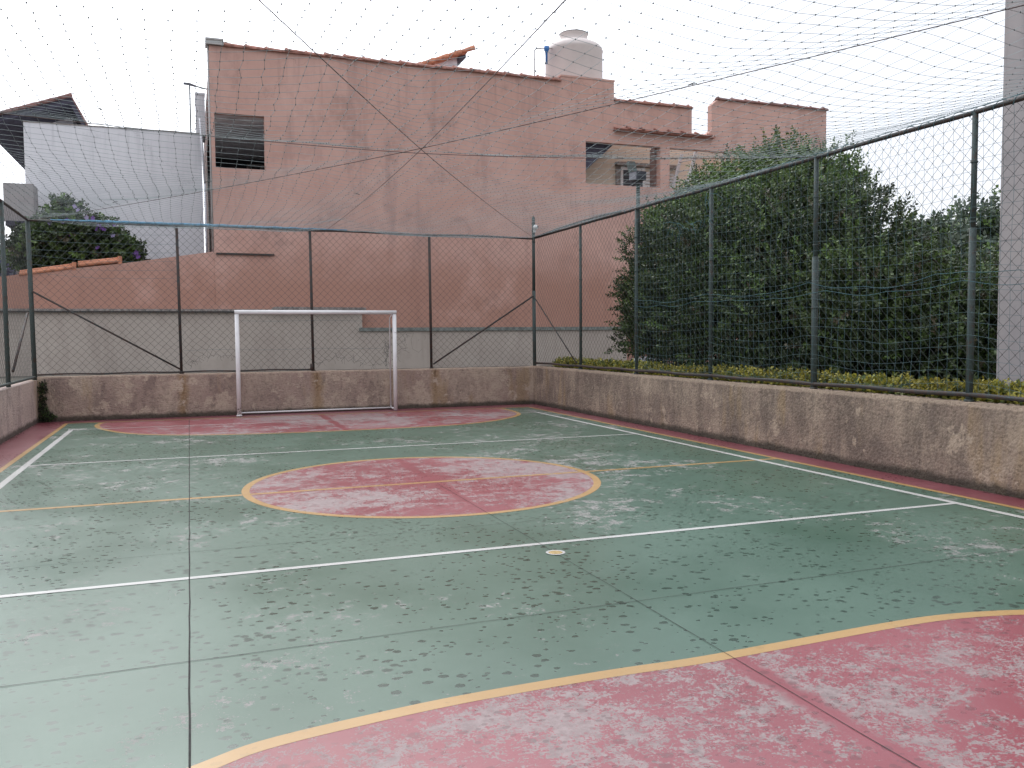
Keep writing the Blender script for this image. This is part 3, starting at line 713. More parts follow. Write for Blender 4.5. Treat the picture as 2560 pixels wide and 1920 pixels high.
# ------------------------------------------------------------------ goal
tg = thing('goal', 'white steel futsal goal without a net in front of the far wall', 'goal', (2.5, 18.15, 0))
gyy = 18.12; R0 = .042
for x in (.90, 4.08):
    b = MB(); b.tube([(x, gyy, .012), (x, gyy, 2.085 - R0)], R0, 20); b.tube([(x, gyy, 1.66), (x, gyy, 1.664)], R0+.0015, 20)
    if x < 1: b.tube([(x, gyy, .012), (x, gyy, .03)], .055, 16)
    o = b.build('goal_post', M['goal'], tg)
    if x < 1:
        c = MB(); rr = random.Random(2)
        for k in range(12):
            a = rr.uniform(-2.4, -.7); z = rr.uniform(.03, .17); s = rr.uniform(.008, .02)
            q = [(x+(R0+.0012)*math.cos(a+dx*s/R0), gyy+(R0+.0012)*math.sin(a+dx*s/R0), z+dz*s) for dx, dz in ((-1, -.4), (-.2, -1), (.9, -.7), (1, .5), (.1, 1.1), (-.8, .6))]
            c.poly(q)
        c.build('rust_patch', M['goal_chip'], o)
b = MB(); b.tube([(.90-R0, gyy, 2.085), (4.08+R0, gyy, 2.085)], R0, 20); b.build('crossbar', M['goal'], tg)
for x in (.93, 4.05):
    b = MB(); b.tube([(x, gyy+.03, 2.06), (x, gyy+.32, 1.98), (x, gyy+.34, .06)], .014, 8); b.build('back_post', M['goal'], tg)
    b = MB(); b.tube([(x, gyy+.02, .05), (x, gyy+.34, .05)], .020, 8); b.build('base_bar', M['goal'], tg)
b = MB(); b.tube([(.93, gyy+.34, .045), (4.05, gyy+.34, .045)], .016, 8); b.build('ground_bar', M['goal'], tg)

# ------------------------------------------------------------------ salmon building
def grid_wall(b, xs, zs, filled, y0, y1, m=0):
    nx, nzz = len(xs)-1, len(zs)-1
    F = [[filled((xs[i]+xs[i+1])/2, (zs[j]+zs[j+1])/2) for j in range(nzz)] for i in range(nx)]
    g_ = lambda i, j: 0 <= i < nx and 0 <= j < nzz and F[i][j]
    for i in range(nx):
        for j in range(nzz):
            if not F[i][j]: continue
            x0, x1, z0, z1 = xs[i], xs[i+1], zs[j], zs[j+1]
            b.quad((x0, y0, z0), (x1, y0, z0), (x1, y0, z1), (x0, y0, z1), m); b.quad((x0, y1, z0), (x0, y1, z1), (x1, y1, z1), (x1, y1, z0), m)
            if not g_(i-1, j): b.quad((x0, y0, z0), (x0, y0, z1), (x0, y1, z1), (x0, y1, z0), m)
            if not g_(i+1, j): b.quad((x1, y0, z0), (x1, y1, z0), (x1, y1, z1), (x1, y0, z1), m)
            if not g_(i, j-1): b.quad((x0, y0, z0), (x0, y1, z0), (x1, y1, z0), (x1, y0, z0), m)
            if not g_(i, j+1): b.quad((x0, y0, z1), (x1, y0, z1), (x1, y1, z1), (x0, y1, z1), m)
YP = 22.0
th = thing('salmon_house', 'large salmon painted house wall with tiled parapets and open balconies', 'house', (6, YP, .8))
def filled(x, z):
    if x < 9.65 and z > 8.45: return False
    if 9.65 < x < 11.25 and z > 8.58: return False
    if 11.25 < x < 13.75 and z > 8.05: return False
    if 13.75 < x < 14.42 and z > 7.36: return False
    if x > 14.42 and z > (8.22 if x < 14.6 else 8.38): return False
    if .70 < x < 1.84 and 5.62 < z < 6.90: return False
    if 10.38 < x < 12.72 and 5.75 < z < 6.90: return False
    if 13.02 < x < 16.2 and 5.75 < z < 6.90: return False
    return True
xs = [.62, .70, 1.84, 9.65, 10.38, 11.25, 12.72, 13.02, 13.75, 14.42, 14.60, 16.2, 18.52]; zs = [.7, 3.62, 5.62, 5.75, 6.90, 7.36, 8.05, 8.22, 8.38, 8.45, 8.58]
b = MB(); grid_wall(b, xs, zs, filled, YP, YP+.22); b.prism([(14.42, 8.2199), (14.6, 8.2199), (14.6, 8.38)], 'y', YP, YP+.22)
b.prism([(14.25, 7.361), (14.419, 7.361), (14.419, 7.5)], 'y', YP, YP+.22)
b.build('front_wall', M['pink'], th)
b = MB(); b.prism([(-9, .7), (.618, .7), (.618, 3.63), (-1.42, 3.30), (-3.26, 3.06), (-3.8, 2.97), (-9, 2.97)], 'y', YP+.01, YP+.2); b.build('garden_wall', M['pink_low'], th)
# darker lower band sits in the salmon colour, imitating the haze edge at the rail
# side walls, roof, back
b = MB(); b.quad((.63, YP+.22, .7), (.63, 31, .7), (.63, 31, 5.7), (.63, YP+.22, 5.7)); b.quad((.63, YP+.22, 6.95), (.63, 31, 6.95), (.63, 31, 8.2), (.63, YP+.22, 8.4)); b.quad((.63, 27.0, 5.7), (.63, 31, 5.7), (.63, 31, 6.95), (.63, 27.0, 6.95)); b.quad((.63, 31, .7), (18.5, 31, .7), (18.5, 31, 6.9), (.63, 31, 8.2)); b.build('side_wall', M['pink_side'], th)  # gap beside the left balcony added to let light in
b = MB(); b.quad((.64, YP+.22, 8.30), (9.65, YP+.22, 8.30), (9.65, 31.2, 7.6), (.64, 31.2, 7.6)); b.quad((9.65, 23.3, 7.32), (18.4, 23.3, 7.32), (18.4, 31.2, 7.0), (9.65, 31.2, 7.0)); b.build('roof', M['tile_dark'], th)  # right part stops short, an added opening for light into the balcony
b = MB(); b.box(18.40, 18.52, YP+.22, 31, .7, 7.15); b.build('end_wall', M['pink_side'], th)
# roof tile copings
def coping(x0, x1, z, rad=.075, step=.47, m='tile', y=None):
    y = YP+.06 if y is None else y; b = MB(); x = x0; rr = random.Random(int(x0*10))
    while x < x1-.1:
        xe = min(x+step+.05, x1); n = 8; zz = z + rr.uniform(-.012, .012)
        for yo, r_ in ((0, 1.),):
            pa = [(x, y+yo+(rad*1.18)*1.7*math.cos(PI*k/n), zz+(rad*1.18)*math.sin(PI*k/n)) for k in range(n+1)]
            pb = [(xe, y+yo+rad*.86*1.7*math.cos(PI*k/n), zz+rad*.80*math.sin(PI*k/n)) for k in range(n+1)]
            for k in range(n): b.quad(pa[k], pb[k], pb[k+1], pa[k+1], 0, True)
            pi = [(x, p[1]*1., z-.02) for p in pa]
            b.poly([*pa, (x, y-rad*1.7, z-.03), (x, y+rad*1.7, z-.03)][::-1])
        b.tube([(x+.02, y-.02, zz+rad*1.18), (x+.07, y-.02, zz+rad*1.12)], .022, 6)
        x += step
    b.box(x0, x1, y-.13, y+.2, z-.028, z-.001)
    return b
coping(.95, 9.64, 8.475).build('roof_tiles', M['tile'], th); coping(11.26, 13.76, 8.08, .06).build('roof_tiles', M['tile'], th)
coping(14.62, 18.56, 8.41, .06).build('roof_tiles', M['tile_dark'], th)
b = MB(); b.box(.54, .95, YP-.08, YP+.3, 8.46, 8.56); b.box(.54, .95, YP-.10, YP+.3, 8.56, 8.60); b.build('parapet_flashing', M['pvc'], th)
b = MB(); b.box(11.22, 14.45, YP-.16, YP-.001, 7.24, 7.275)
x = 11.24; rr = random.Random(5)
while x < 14.3:
    b.prism([(YP-.20, 7.275), (YP-.001, 7.36), (YP-.001, 7.276)], 'x', x, x+.40); b.tube([(x+.41, YP-.21, 7.285), (x+.41, YP-.003, 7.385)], .032, 6); x += .44
b.build('tile_ledge', M['tile'], th)
b = MB(); b.box(.66, 2.0, YP-.05, YP-.001, 3.56, 3.60); b.build('drip_ledge', M['post_dark'], th)
# left balcony recess
b = MB(); X0, X1, Z0, Z1, Y0, Y1 = .70, 1.84, 5.62, 6.90, YP+.22, 27.4
b.quad((X0-.0, Y0, Z1), (X1+2, Y0, Z1), (X1+2, Y1, Z1), (X0, Y1, Z1), 0)
b.quad((X1+.10, Y0, Z0-.9), (X1+.10, Y0+.5, Z0-.9), (X1+.10, Y0+.5, Z1), (X1+.10, Y0, Z1), 1)
b.quad((X0-.05, Y1, Z0-.9), (X1+2, Y1, Z0-.9), (X1+2, Y1, Z1), (X0-.05, Y1, Z1), 2)
b.quad((X0-.05, Y0, Z0-.9), (X0-.05, Y1, Z0-.9), (X0-.05, Y1, 5.7), (X0-.05, Y0, 5.7), 1)
b.quad((X0-.05, Y0, Z0-.9), (X1+2, Y0, Z0-.9), (X1+2, Y1, Z0-.9), (X0-.05, Y1, Z0-.9), 0)

b.build('balcony', [M['ceiling'], M['beige'], M['dark']], th)
b = MB(); b.box(1.72, 1.80, 26.9, 27.0, 4.8, 6.6); b.box(2.1, 2.2, 26.9, 27.0, 4.8, 6.6); b.box(1.72, 2.2, 26.9, 27.0, 6.601, 6.66); b.build('balcony_door', M['slab'], th)
# right balcony recess
b = MB(); Y1 = 23.3
b.quad((9.5, Y1, 4.9), (16.4, Y1, 4.9), (16.4, Y1, 7.31), (9.5, Y1, 7.31), 0)
b.quad((9.5, YP+.22, 4.9), (16.4, YP+.22, 4.9), (16.4, Y1, 4.9), (9.5, Y1, 4.9), 0)
b.build('balcony', [M['cream']], th)
b = MB(); b.prism([(10.0, 5.72), (11.72, 7.25), (11.72, 7.30), (10.0, 7.30)], 'y', YP+.23, Y1-.002); b.build('sloping_soffit', M['soffit'], th)
b = MB(); b.box(12.66, 12.719, YP+.23, YP+.5, 5.75, 6.9); b.box(12.70, 13.03, YP+.221, YP+.5, 5.75, 6.99); b.build('pillar', M['pink_side'], th)
w_ = MB(); z0 = 5.3
w_.box(12.10, 12.18, Y1-.07, Y1-.003, z0, 6.45); w_.box(12.84, 12.92, Y1-.07, Y1-.003, z0, 6.45); w_.box(12.10, 12.92, Y1-.08, Y1-.003, 6.4501, 6.53); 
wo = w_.build('window_frame', M['frame'], th)
w_ = MB(); w_.box(12.18, 12.84, Y1-.03, Y1-.004, z0, 6.45)
for k in range(14): w_.obox((12.51, Y1-.045, 5.35+k*.08), (.33, 0, 0), (0, .014, .012), (0, -.003, .004))
w_.build('louvre', M['shutter'], wo)
w_ = MB()
for k in range(12): w_.box(12.921, 13.9, Y1-.05, Y1-.02-.0, 5.32+k*.095, 5.32+k*.095+.07)
w_.build('shutter', M['frame'], wo)
w_ = MB(); w_.box(11.94, 14.0, Y1-.16, Y1-.001, 6.56, 6.66); w_.build('lintel', M['slab'], wo)
w_ = MB(); w_.box(11.96, 12.099, Y1-.05, Y1-.003, z0, 6.54); w_.build('side_panel', M['slab'], wo)
# pipes on the left corner
b = MB(); b.tube([(.595, YP+.05, 3.7), (.595, YP+.05, 8.45)], .022, 10); b.build('downpipe', M['pvc'], th)
b = MB(); b.tube([(.50, 24.4, 3.2), (.50, 24.4, 5.6)], .03, 10); b.tube([(.50, 24.4, 5.6), (.42, 24.4, 7.3)], .03, 8); b.build('waste_pipe', M['pvc_white'], th)
b = MB(); b.box(9.63, 11.27, YP-.012, YP+1.9, 8.581, 8.63); b.build('tank_plinth', M['pink'], th)
# rain streak under the tank plinth corner
# orange tiles on the garden wall
for x0, x1, z0_, z1_ in ((-3.5, -2.42, 2.97, 3.15), (-2.32, -1.47, 3.20, 3.31)):
    b = MB()
    for k, (dz, dy) in enumerate(((.0, -.06), (.05, .03), (.0, .12))):
        b.tube([(x0, YP+.08+dy, z0_+.05+dz), (x1, YP+.08+dy, z1_+.05+dz)], .045, 8)
    b.box(x1-.02, x1+.06, YP+.0, YP+.2, z1_-.02, z1_+.16)
    b.build('wall_tile', M['tile_orange'], th)

# grey boundary wall in front of it
tw = thing('boundary_wall', 'grey cement boundary wall with a stepped top behind the goal fence', 'wall', (2, 21.8, .7))
b = MB(); grid_wall(b, [-9, 4.08, 11.52], [.7, 1.71, 2.20], lambda x, z: x < 4.08 or z < 1.71, 21.76, 21.99); b.build('wall_face', M['grey_wall'], tw)
b = MB(); b.box(-9, 1.84, 21.70, 21.995, 2.201, 2.25); b.build('coping', M['slab'], tw)
b = MB(); b.box(-9, 1.9, 21.69, 21.72, 2.17, 2.20); b.build('pipe_strip', M['post_dark'], tw)
b = MB(); b.prism([(1.84, 2.22), (1.95, 2.31), (4.16, 2.30), (4.16, 2.24), (1.84, 2.201)], 'y', 21.62, 21.985); b.build('cement_cap', M['slab'], tw)
b = MB(); b.box(4.0, 11.54, 21.72, 21.995, 1.711, 1.80); b.build('low_coping', M['ledge'], tw)

# ------------------------------------------------------------------ water tank, pipe
tk = thing('water_tank', 'cream cylindrical water tank on the roof corner of the salmon house', 'water tank', (10.53, 23.1, 8.64))
C0 = (10.53, 23.1, 8.635)
b = MB(); b.lathe([(.79, 0), (.81, .04), (.82, .1), (.82, .95), (.835, .99), (.82, 1.03), (.80, 1.08), (.72, 1.16), (.56, 1.24), (.43, 1.28)], C0, 48); b.build('tank_body', M['tank'], tk)
b = MB(); b.lathe([(.43, 1.28), (.40, 1.31), (.385, 1.36), (.39, 1.44), (.415, 1.49), (.40, 1.52), (.30, 1.535), (0, 1.54)], C0, 40); o = b.build('lid', M['tank'], tk)
b = MB(); b.lathe([(.415, 1.487), (.422, 1.497), (.415, 1.507)], C0, 40); b.build('rim', M['tank_rim'], o)
tp = thing('supply_pipe', 'thin bent supply pipe with a blue valve beside the roof water tank', 'pipe', (9.2, 22.8, 8.5))
b = MB(); b.tube([(9.2, 22.8, 8.4), (9.2, 22.8, 9.46), (9.26, 22.8, 9.52), (9.55, 22.8, 9.57), (9.9, 22.9, 9.62)], .017, 6); b.build('pipe', M['pvc'], tp)
b = MB(); b.lathe([(.02, .06), (.075, .06), (.075, -.02), (.05, -.08), (.03, -.12), (.028, -.42), (.0, -.43)], (9.56, 22.8, 9.55), 12); b.build('valve', M['blue'], tp)

# tiled roof peeping above the parapet
tr2 = thing('far_house', 'white gable with a red tiled roof edge peeping over the salmon parapet', 'house', (7.5, 26, 8))
b = MB(); b.prism([(6.4, 8.6), (7.96, 8.6), (7.96, 10.12), (6.4, 9.5)], 'y', 26.1, 29); b.build('gable_wall', M['white_wall'], tr2)
b = MB(); b.prism([(6.2, 9.42), (8.22, 10.22), (8.24, 10.36), (6.2, 9.56)], 'y', 25.9, 29.4)
for k in range(5): b.tube([(6.3+k*.42, 25.86, 9.55+k*.166), (6.3+k*.42+.46, 25.86, 9.56+k*.166+.18)], [.055, .075], 8)
b.build('roof', M['tile_orange'], tr2)
b = MB(); b.prism([(7.97, 10.0), (8.2, 10.1), (8.2, 10.19), (7.97, 10.10)], 'y', 25.95, 28.8); b.build('eaves', M['soffit'], tr2)

# ------------------------------------------------------------------ pale building on the left with tiled gable
tb = thing('pale_building', 'tall blank pale grey-white building on the left, tiled roof behind it', 'building', (-1.7, 25, .8))
b = MB(); b.box(-3.76, .45, 25, 27.3, .7, 7.02); b.build('wall', M['white_wall'], tb)
b = MB(); b.box(-3.77, .455, 24.985, 25.2, 7.0201, 7.045); b.build('coping', M['slab'], tb)
b = MB(); b.prism([(-4.2, 4), (-2.94, 4), (-2.94, 8.1), (-4.2, 7.70)], 'y', 28, 36); b.build('gable_wall', M['white_wall'], tb)
b = MB(); prof = [(-4.95, 7.16), (-2.86, 7.93), (-2.49, 7.2), (-2.42, 7.24), (-2.80, 8.06), (-2.90, 8.06), (-4.97, 7.30)]
b.prism(prof, 'y', 26.5, 36)
rf = b.build('roof', [M['soffit']], tb)
b = MB(); b.prism([(-5.0, 7.302), (-2.90, 8.062), (-2.90, 8.10), (-5.02, 7.35)], 'y', 26.42, 36); b.prism([(-2.899, 8.0621), (-2.80, 8.0621), (-2.41, 7.25), (-2.36, 7.27), (-2.79, 8.11), (-2.899, 8.11)], 'y', 26.42, 36)
for k in range(5): b.tube([(-4.95+k*.43, 26.42, 7.36+k*.156), (-4.95+k*.43+.45, 26.42, 7.37+k*.156+.15)], [.04, .055], 8)
b.build('roof_tiles', M['tile_dark'], rf)
tc_ = thing('chimney_block', 'narrow grey rendered shaft beside the salmon house corner', 'chimney', (.45, 25.4, 4))
b = MB(); b.box(.33, .57, 25.3, 26.2, 7.046, 8.13); b.build('shaft', M['white_wall'], tc_)
b = MB(); b.box(.32, .58, 25.28, 26.22, 8.1301, 8.19); b.build('cap', M['white_wall'], tc_)
tv = thing('antenna', 'flat panel antenna on a thin pole above the pale building', 'antenna', (.18, 26.5, 7))
b = MB(); b.tube([(.20, 26.5, 6.9), (.205, 26.5, 8.70)], .022, 6); b.build('pole', M['wire'], tv)
b = MB(); b.tube([(.04, 26.5, 8.72), (.2, 26.5, 8.715), (.36, 26.5, 8.67)], [.035, .04, .03], 8); b.build('antenna_head', M['shutter'], tv)
b = MB(); b.tube([(.36, 26.5, 8.67), (.75, 26.5, 8.60)], .02, 6); b.build('arm', M['wire'], tv)
# block on the far left
tbk = thing('concrete_block', 'small square concrete block standing left of the pale building', 'concrete block', (-3.9, 24, 4.4))
b = MB(); b.box(-4.09, -3.45, 24, 24.7, 4.42, 5.33); b.build('block', M['conc'], tbk)
b = MB(); b.box(-4.05, -3.3, 23.9, 24.7, 4.30, 4.419); b.build('base_slab', M['soffit'], tbk)
b = MB(); b.box(-3.9, -3.62, 24.1, 24.5, .7, 4.299); b.build('pillar', M['conc'], tbk)

# ------------------------------------------------------------------ concrete building on the right
tcn = thing('concrete_building', 'tall plain grey building at the right edge, close behind the fence', 'building', (11, 4, .8))
b = MB(); b.box(9.38, 16, -3, 8.0, .7, 2.70); b.box(9.38, 16, -3, 8.0, 2.708, 14); b.box(9.386, 15.9, -2.9, 7.995, 2.699, 2.709); b.build('wall', M['conc'], tcn)

# ------------------------------------------------------------------ floodlight, camera, ladder, sacks
tfl = thing('floodlight', 'dark floodlight on a short pole above the right fence', 'floodlight', (7.5, 13.80, 3.83))
b = MB(); b.tube([(7.53, 13.80, 3.2), (7.53, 13.80, 4.24)], .036, 10); b.build('pole', M['post'], tfl)
b = MB(); b.obox((7.5, 13.76, 4.37), (.09, 0, 0), (0, .145, .01), (0, -.005, .075)); b.tube([(7.5, 13.95, 4.24), (7.5, 13.58, 4.34)], .018, 6); hd = b.build('lamp_head', M['lamp'], tfl)
b = MB(); b.obox((7.405, 13.76, 4.37), (.004, 0, 0), (0, .125, .008), (0, -.004, .06)); b.build('lens', M['glass'], hd)
b = MB(); b.obox((7.5, 13.97, 4.555), (.07, 0, 0), (0, .055, .075*1.5), (0, .03, -.012)); b.build('reflector_panel', M['post'], tfl)
tca = thing('security_camera', 'small white dome camera on the far right corner post', 'camera', (7.46, 18.56, 4.03))
b = MB(); b.lathe([(0, .055), (.03, .05), (.052, .025), (.056, 0), (.05, -.03), (.03, -.05), (0, -.058)], (7.475, 18.53, 4.04), 20); b.build('camera_body', M['cam_white'], tca)
b = MB(); b.lathe([(0, .02), (.018, .012), (.022, 0), (.018, -.012), (0, -.02)], (7.515, 18.49, 4.045), 12); b.build('lens', M['black'], tca)
b = MB(); b.box(7.44, 7.49, 18.54, 18.60, 3.93, 3.99); b.build('bracket', M['cam_white'], tca)
tla = thing('ladder', 'pale aluminium ladder leaning inside the open balcony', 'ladder', (13.8, 22.6, 5))
def rail(p, q, w): 
    b = MB(); P_ = Vector(p); Q_ = Vector(q); d = (Q_-P_)/2; wv = Vector((w, 0, 0)); b.obox((P_+Q_)/2, d, wv, (0, .02, 0))
    for k in range(4):
        c = P_+(Q_-P_)*(.15+.24*k)
        for s in (-.03, .03): b.tube([c+Vector((s*.8, -.024, 0)), c+Vector((s*.8, -.019, 0))], .011, 8, m=1)
    return b
rail((13.62, 22.5, 5.0), (14.30, 22.62, 7.02), .055).build('side_rail', [M['alu'], M['black']], tla)
rail((13.36, 22.9, 5.0), (14.04, 23.0, 6.98), .05).build('side_rail', [M['alu'], M['black']], tla)
for k in range(6):
    f = (.12+k*.15); b = MB(); b.tube([(13.62+.68*f, 22.5+.12*f, 5+2.02*f), (13.36+.68*f, 22.9+.1*f, 5+1.98*f)], .014, 6); b.build('rung', M['alu'], tla)
for i, (x, z) in enumerate(((11.75, .84), (12.2, .86))):
    b = MB(); me_v = []
    b.lathe([(.0, .0), (.16, .01), (.2, .06), (.15, .12), (.05, .15), (0, .155)], (x, 21.6+.1*i, z-.06), 14)
    b.v = [(v[0]+.05*mn.noise((v[0]*9, v[1]*9, v[2]*9)), v[1], v[2]+.04*mn.noise((v[0]*8, v[1]*8, v[2]*8+4))) for v in b.v]
    tag(b.build('rubbish_sack', M['sack']), ('crumpled pale sack at the right end of the grey wall' if i == 0 else 'flatter pale sack just right of the other, under the tree'), 'sack', 'sacks by the grey wall')

# ------------------------------------------------------------------ foliage
def foliage(clumps, n_twigs, leaf=(.064, .0185), twig=.30, per=20, mats=4, wts=(.45, .38, .12, .05), seed=1, shell=.55, upb=.45, top_spikes=0, cut=None, lightfn=None):
    """leafy twigs spread through the clumps (ellipsoids): V, F, material index"""
    r = np.random.default_rng(seed); cl = np.array(clumps, float)
    area = (cl[:, 3]*cl[:, 4]*cl[:, 5])**(2/3); ci = r.choice(len(cl), n_twigs, p=area/area.sum())
    d = r.normal(size=(n_twigs, 3)); d /= np.linalg.norm(d, axis=1, keepdims=True)
    rad = 1 - shell*r.random(n_twigs)**1.6
    # lumpy surface so that the outline is uneven
    lump = np.array([mn.noise((float(a*2.4+c*7), float(b_*2.4), float(e*2.4))) for a, b_, e, c in zip(d[:, 0], d[:, 1], d[:, 2], ci)])
    rad = rad*(1+.40*lump)
    P0 = cl[ci, :3] + d*cl[ci, 3:6]*rad[:, None]
    if cut is not None: k = cut(P0); P0, d, ci, rad = P0[k], d[k], ci[k], rad[k]
    n = len(P0); g_ = r.normal(size=(n, 3))*.55
    T = d + g_ + np.array([0, 0, upb]); T /= np.linalg.norm(T, axis=1, keepdims=True)
    L = twig*(.6+.8*r.random(n)); tm = r.choice(mats, n, p=wts)
    if lightfn is not None: tm = lightfn(P0, tm, r)
    s = (np.arange(per)+.5)/per
    base_ = P0[:, None, :] + T[:, None, :]*(L[:, None, None]*s[None, :, None])
    ref = np.where(np.abs(T[:, 2:3]) < .9, np.array([[0, 0, 1.]]), np.array([[1., 0, 0]])); A_ = np.cross(T, ref); A_ /= np.linalg.norm(A_, axis=1, keepdims=True); B_ = np.cross(T, A_)
    ang = (np.arange(per)*2.4)[None, :] + r.random((n, 1))*6.28
    side = A_[:, None, :]*np.cos(ang)[..., None] + B_[:, None, :]*np.sin(ang)[..., None]
    ld = side + T[:, None, :]*.75 + r.normal(size=(n, per, 3))*.25; ld /= np.linalg.norm(ld, axis=2, keepdims=True)
    nr = np.cross(ld, T[:, None, :] + r.normal(size=(n, per, 3))*.5); nr /= np.maximum(np.linalg.norm(nr, axis=2, keepdims=True), 1e-6)
    ll = leaf[0]*(.65+.7*r.random((n, per, 1))); lw = leaf[1]*(.7+.6*r.random((n, per, 1)))
    a = base_; b_ = base_ + ld*ll*.5 + nr*lw; c = base_ + ld*ll; e = base_ + ld*ll*.5 - nr*lw
    V_ = np.stack([a, b_, c, e], axis=2).reshape(-1, 3); F__ = np.arange(len(V_)).reshape(-1, 4)
    mi = np.repeat(tm, per); jit = r.random(len(mi)) < .15; mi = np.where(jit, r.choice(mats, len(mi), p=wts), mi)
    return V_, F__, mi

def trunk(b, p, q, r0, r1, n=10, wob=.15, seed=0):
    pts = []; rs = []
    for i in range(n+1):
        t_ = i/n; v = Vector(p).lerp(Vector(q), t_); v += Vector((mn.noise((t_*3, seed, 1)), mn.noise((t_*3, seed, 5)), 0))*wob*math.sin(PI*min(1, t_*1.2)); pts.append(v); rs.append(r0+(r1-r0)*t_)
    b.tube(pts, rs, 8)
LM = [M['leaf_a'], M['leaf_b'], M['leaf_c'], M['leaf_d']]
def tree(name, label, cat, base_, clumps, n, seed, group=None, mats=LM, **kw):
    t_ = thing(name, label, cat, base_, group)
    b = MB(); rr = random.Random(seed); ctop = max(clumps, key=lambda c: c[2])
    hub = (base_[0]+.1, base_[1], base_[2]+ (ctop[2]-base_[2])*.35)
    trunk(b, base_, hub, .14 if ctop[2] > 2.5 else .05, .10 if ctop[2] > 2.5 else .035, 6, .1, seed)
    for i, c in enumerate(clumps): trunk(b, hub, (c[0], c[1], c[2]+c[5]*.4), .07 if ctop[2] > 2.5 else .025, .012, 8, .25, seed+i)
    b.build('trunk', M['bark'], t_)
    V_, F__, mi = foliage(clumps, n, seed=seed, **kw)
    fast_mesh('crown', V_, F__, mats, mi, t_)
    return t_
keep_out = lambda P0: P0[:, 0] > 7.72 + .12*np.sin(P0[:, 1]*3)
def lf(P0, tm, r):
    """fresh growth near the top, duller leaves low down on the left"""
    nn = np.array([mn.noise((float(p[0]*.9), float(p[1]*.9), float(p[2]*1.1))) for p in P0])
    tm = np.where((nn > .12) & (tm == 0), 1, tm); tm = np.where((nn < -.12) & (tm == 1) & (r.random(len(tm)) < .7), 0, tm)
    top = (P0[:, 2] > 3.9) & (P0[:, 1] > 11.4) & (r.random(len(tm)) < .75); tm = np.where(top, 2, tm)
    return np.where((P0[:, 2] > 2.6) & (nn > .22) & (r.random(len(tm)) < .35), 2, tm)
tree('dense_tree', 'largest dark evergreen tree with bright top shoots behind the right fence', 'tree', (10.2, 12.6, .8),
     [(9.9, 15.3, 3.1, 1.2, 1.2, 1.2), (9.6, 14.1, 3.2, 1.3, 1.3, 1.25), (10.5, 13.3, 3.5, 1.3, 1.4, 1.3), (9.9, 12.4, 3.1, 1.3, 1.2, 1.25), (10.6, 12.9, 4.05, .8, .8, .75), (10.1, 11.3, 2.7, 1.1, 1.0, 1.05), (9.8, 10.5, 2.1, 1.0, .9, .95),
      (9.8, 13.4, 2.0, 1.5, 1.6, 1.2), (9.7, 11.6, 1.8, 1.3, 1.4, 1.1), (10.6, 14.6, 4.35, .8, .8, .8), (10.6, 15.9, 4.35, .75, .8, .75), (10.3, 17.1, 3.75, .7, .8, .65), (10.3, 16.3, 3.7, .9, 1.2, .7), (10.7, 13.9, 4.7, .5, .5, .5)], 13000, 3, cut=keep_out, lightfn=lf, group='trees behind the right fence')
tree('dense_tree', 'leafy tree hiding the end of the grey wall, left of the largest tree', 'tree', (10.3, 16.2, .8),
     [(9.8, 16.4, 2.9, 1.0, 1.1, 1.15), (9.5, 15.6, 1.95, 1.0, 1.2, .8), (10.2, 17.2, 1.9, .9, 1.0, .75), (10.1, 16.6, 2.4, 1.1, 1.2, .9), (9.4, 16.2, 1.5, .8, .9, .42)], 4800, 8, cut=keep_out, wts=(.40, .42, .12, .06), lightfn=None, group='trees behind the right fence')
tree('dense_tree', 'lower leafy tree between the largest tree and the grey building', 'tree', (11.8, 9.8, .8),
     [(11.6, 10.2, 2.0, 1.1, 1.1, .7), (12.0, 9.1, 1.9, 1.0, 1.0, .65), (11.2, 9.4, 1.6, 1.1, 1.3, .75), (11.3, 10.6, 1.5, 1.2, 1.3, .8), (10.4, 9.9, 1.35, .9, 1.1, .65)], 4000, 13, cut=keep_out, lightfn=lf, group='trees behind the right fence')
# tall shoots on the big tree are part of its crown; distant trees
for i, (x, y, z, r_, n_, lab) in enumerate(((46.3, 40, 7.9, 1.7, 900, 'distant grey-green tree beside the grey building edge'), (41.5, 40, 6.4, 2.0, 800, 'low distant tree seen through the fence mesh'), (44.2, 43, 6.2, 2.4, 800, 'hazy distant tree between two fence posts'))):
    t_ = thing('distant_tree', lab, 'tree', (x, y, .8), 'distant trees')
    b = MB(); trunk(b, (x, y, .7), (x, y, z), .25, .1, 6, .2, i); b.build('trunk', M['bark'], t_)
    V_, F__, mi = foliage([(x, y, z, r_, r_, r_*.75), (x+r_*.6, y, z-r_*.6, r_, r_, r_*.7), (x-r_*.7, y, z-r_*.7, r_, r_, r_*.6), (x, y, 3.2, r_*1.2, r_, 2.4)], n_, leaf=(.34, .11), twig=1.0, per=12, seed=40+i)
    fast_mesh('crown', V_, F__, [M['far_leaf'], M['far_leaf'], M['leaf_c'], M['leaf_b']], mi, t_)
# dark shrubs under the trees close the view down to the ground
for i, (x, y, n_, lab) in enumerate(((9.4, 14.3, 700, 'dark shrub under the leafy tree, next to the sacks'), (9.5, 12.2, 700, 'dark shrub in the shade of the largest tree'), (9.6, 10.6, 600, 'dark shrub between two right fence posts'), (10.6, 9.0, 500, 'dark shrub next to the grey building base'))):
    tree('shade_shrub', lab, 'shrub', (x, y, .8), [(x, y, 1.15, .9, 1.1, .55), (x+.9, y+.4, 1.4, .9, 1.0, .7)], n_, 60+i, group='shrubs in the shade', wts=(.7, .26, .0, .04), cut=keep_out)
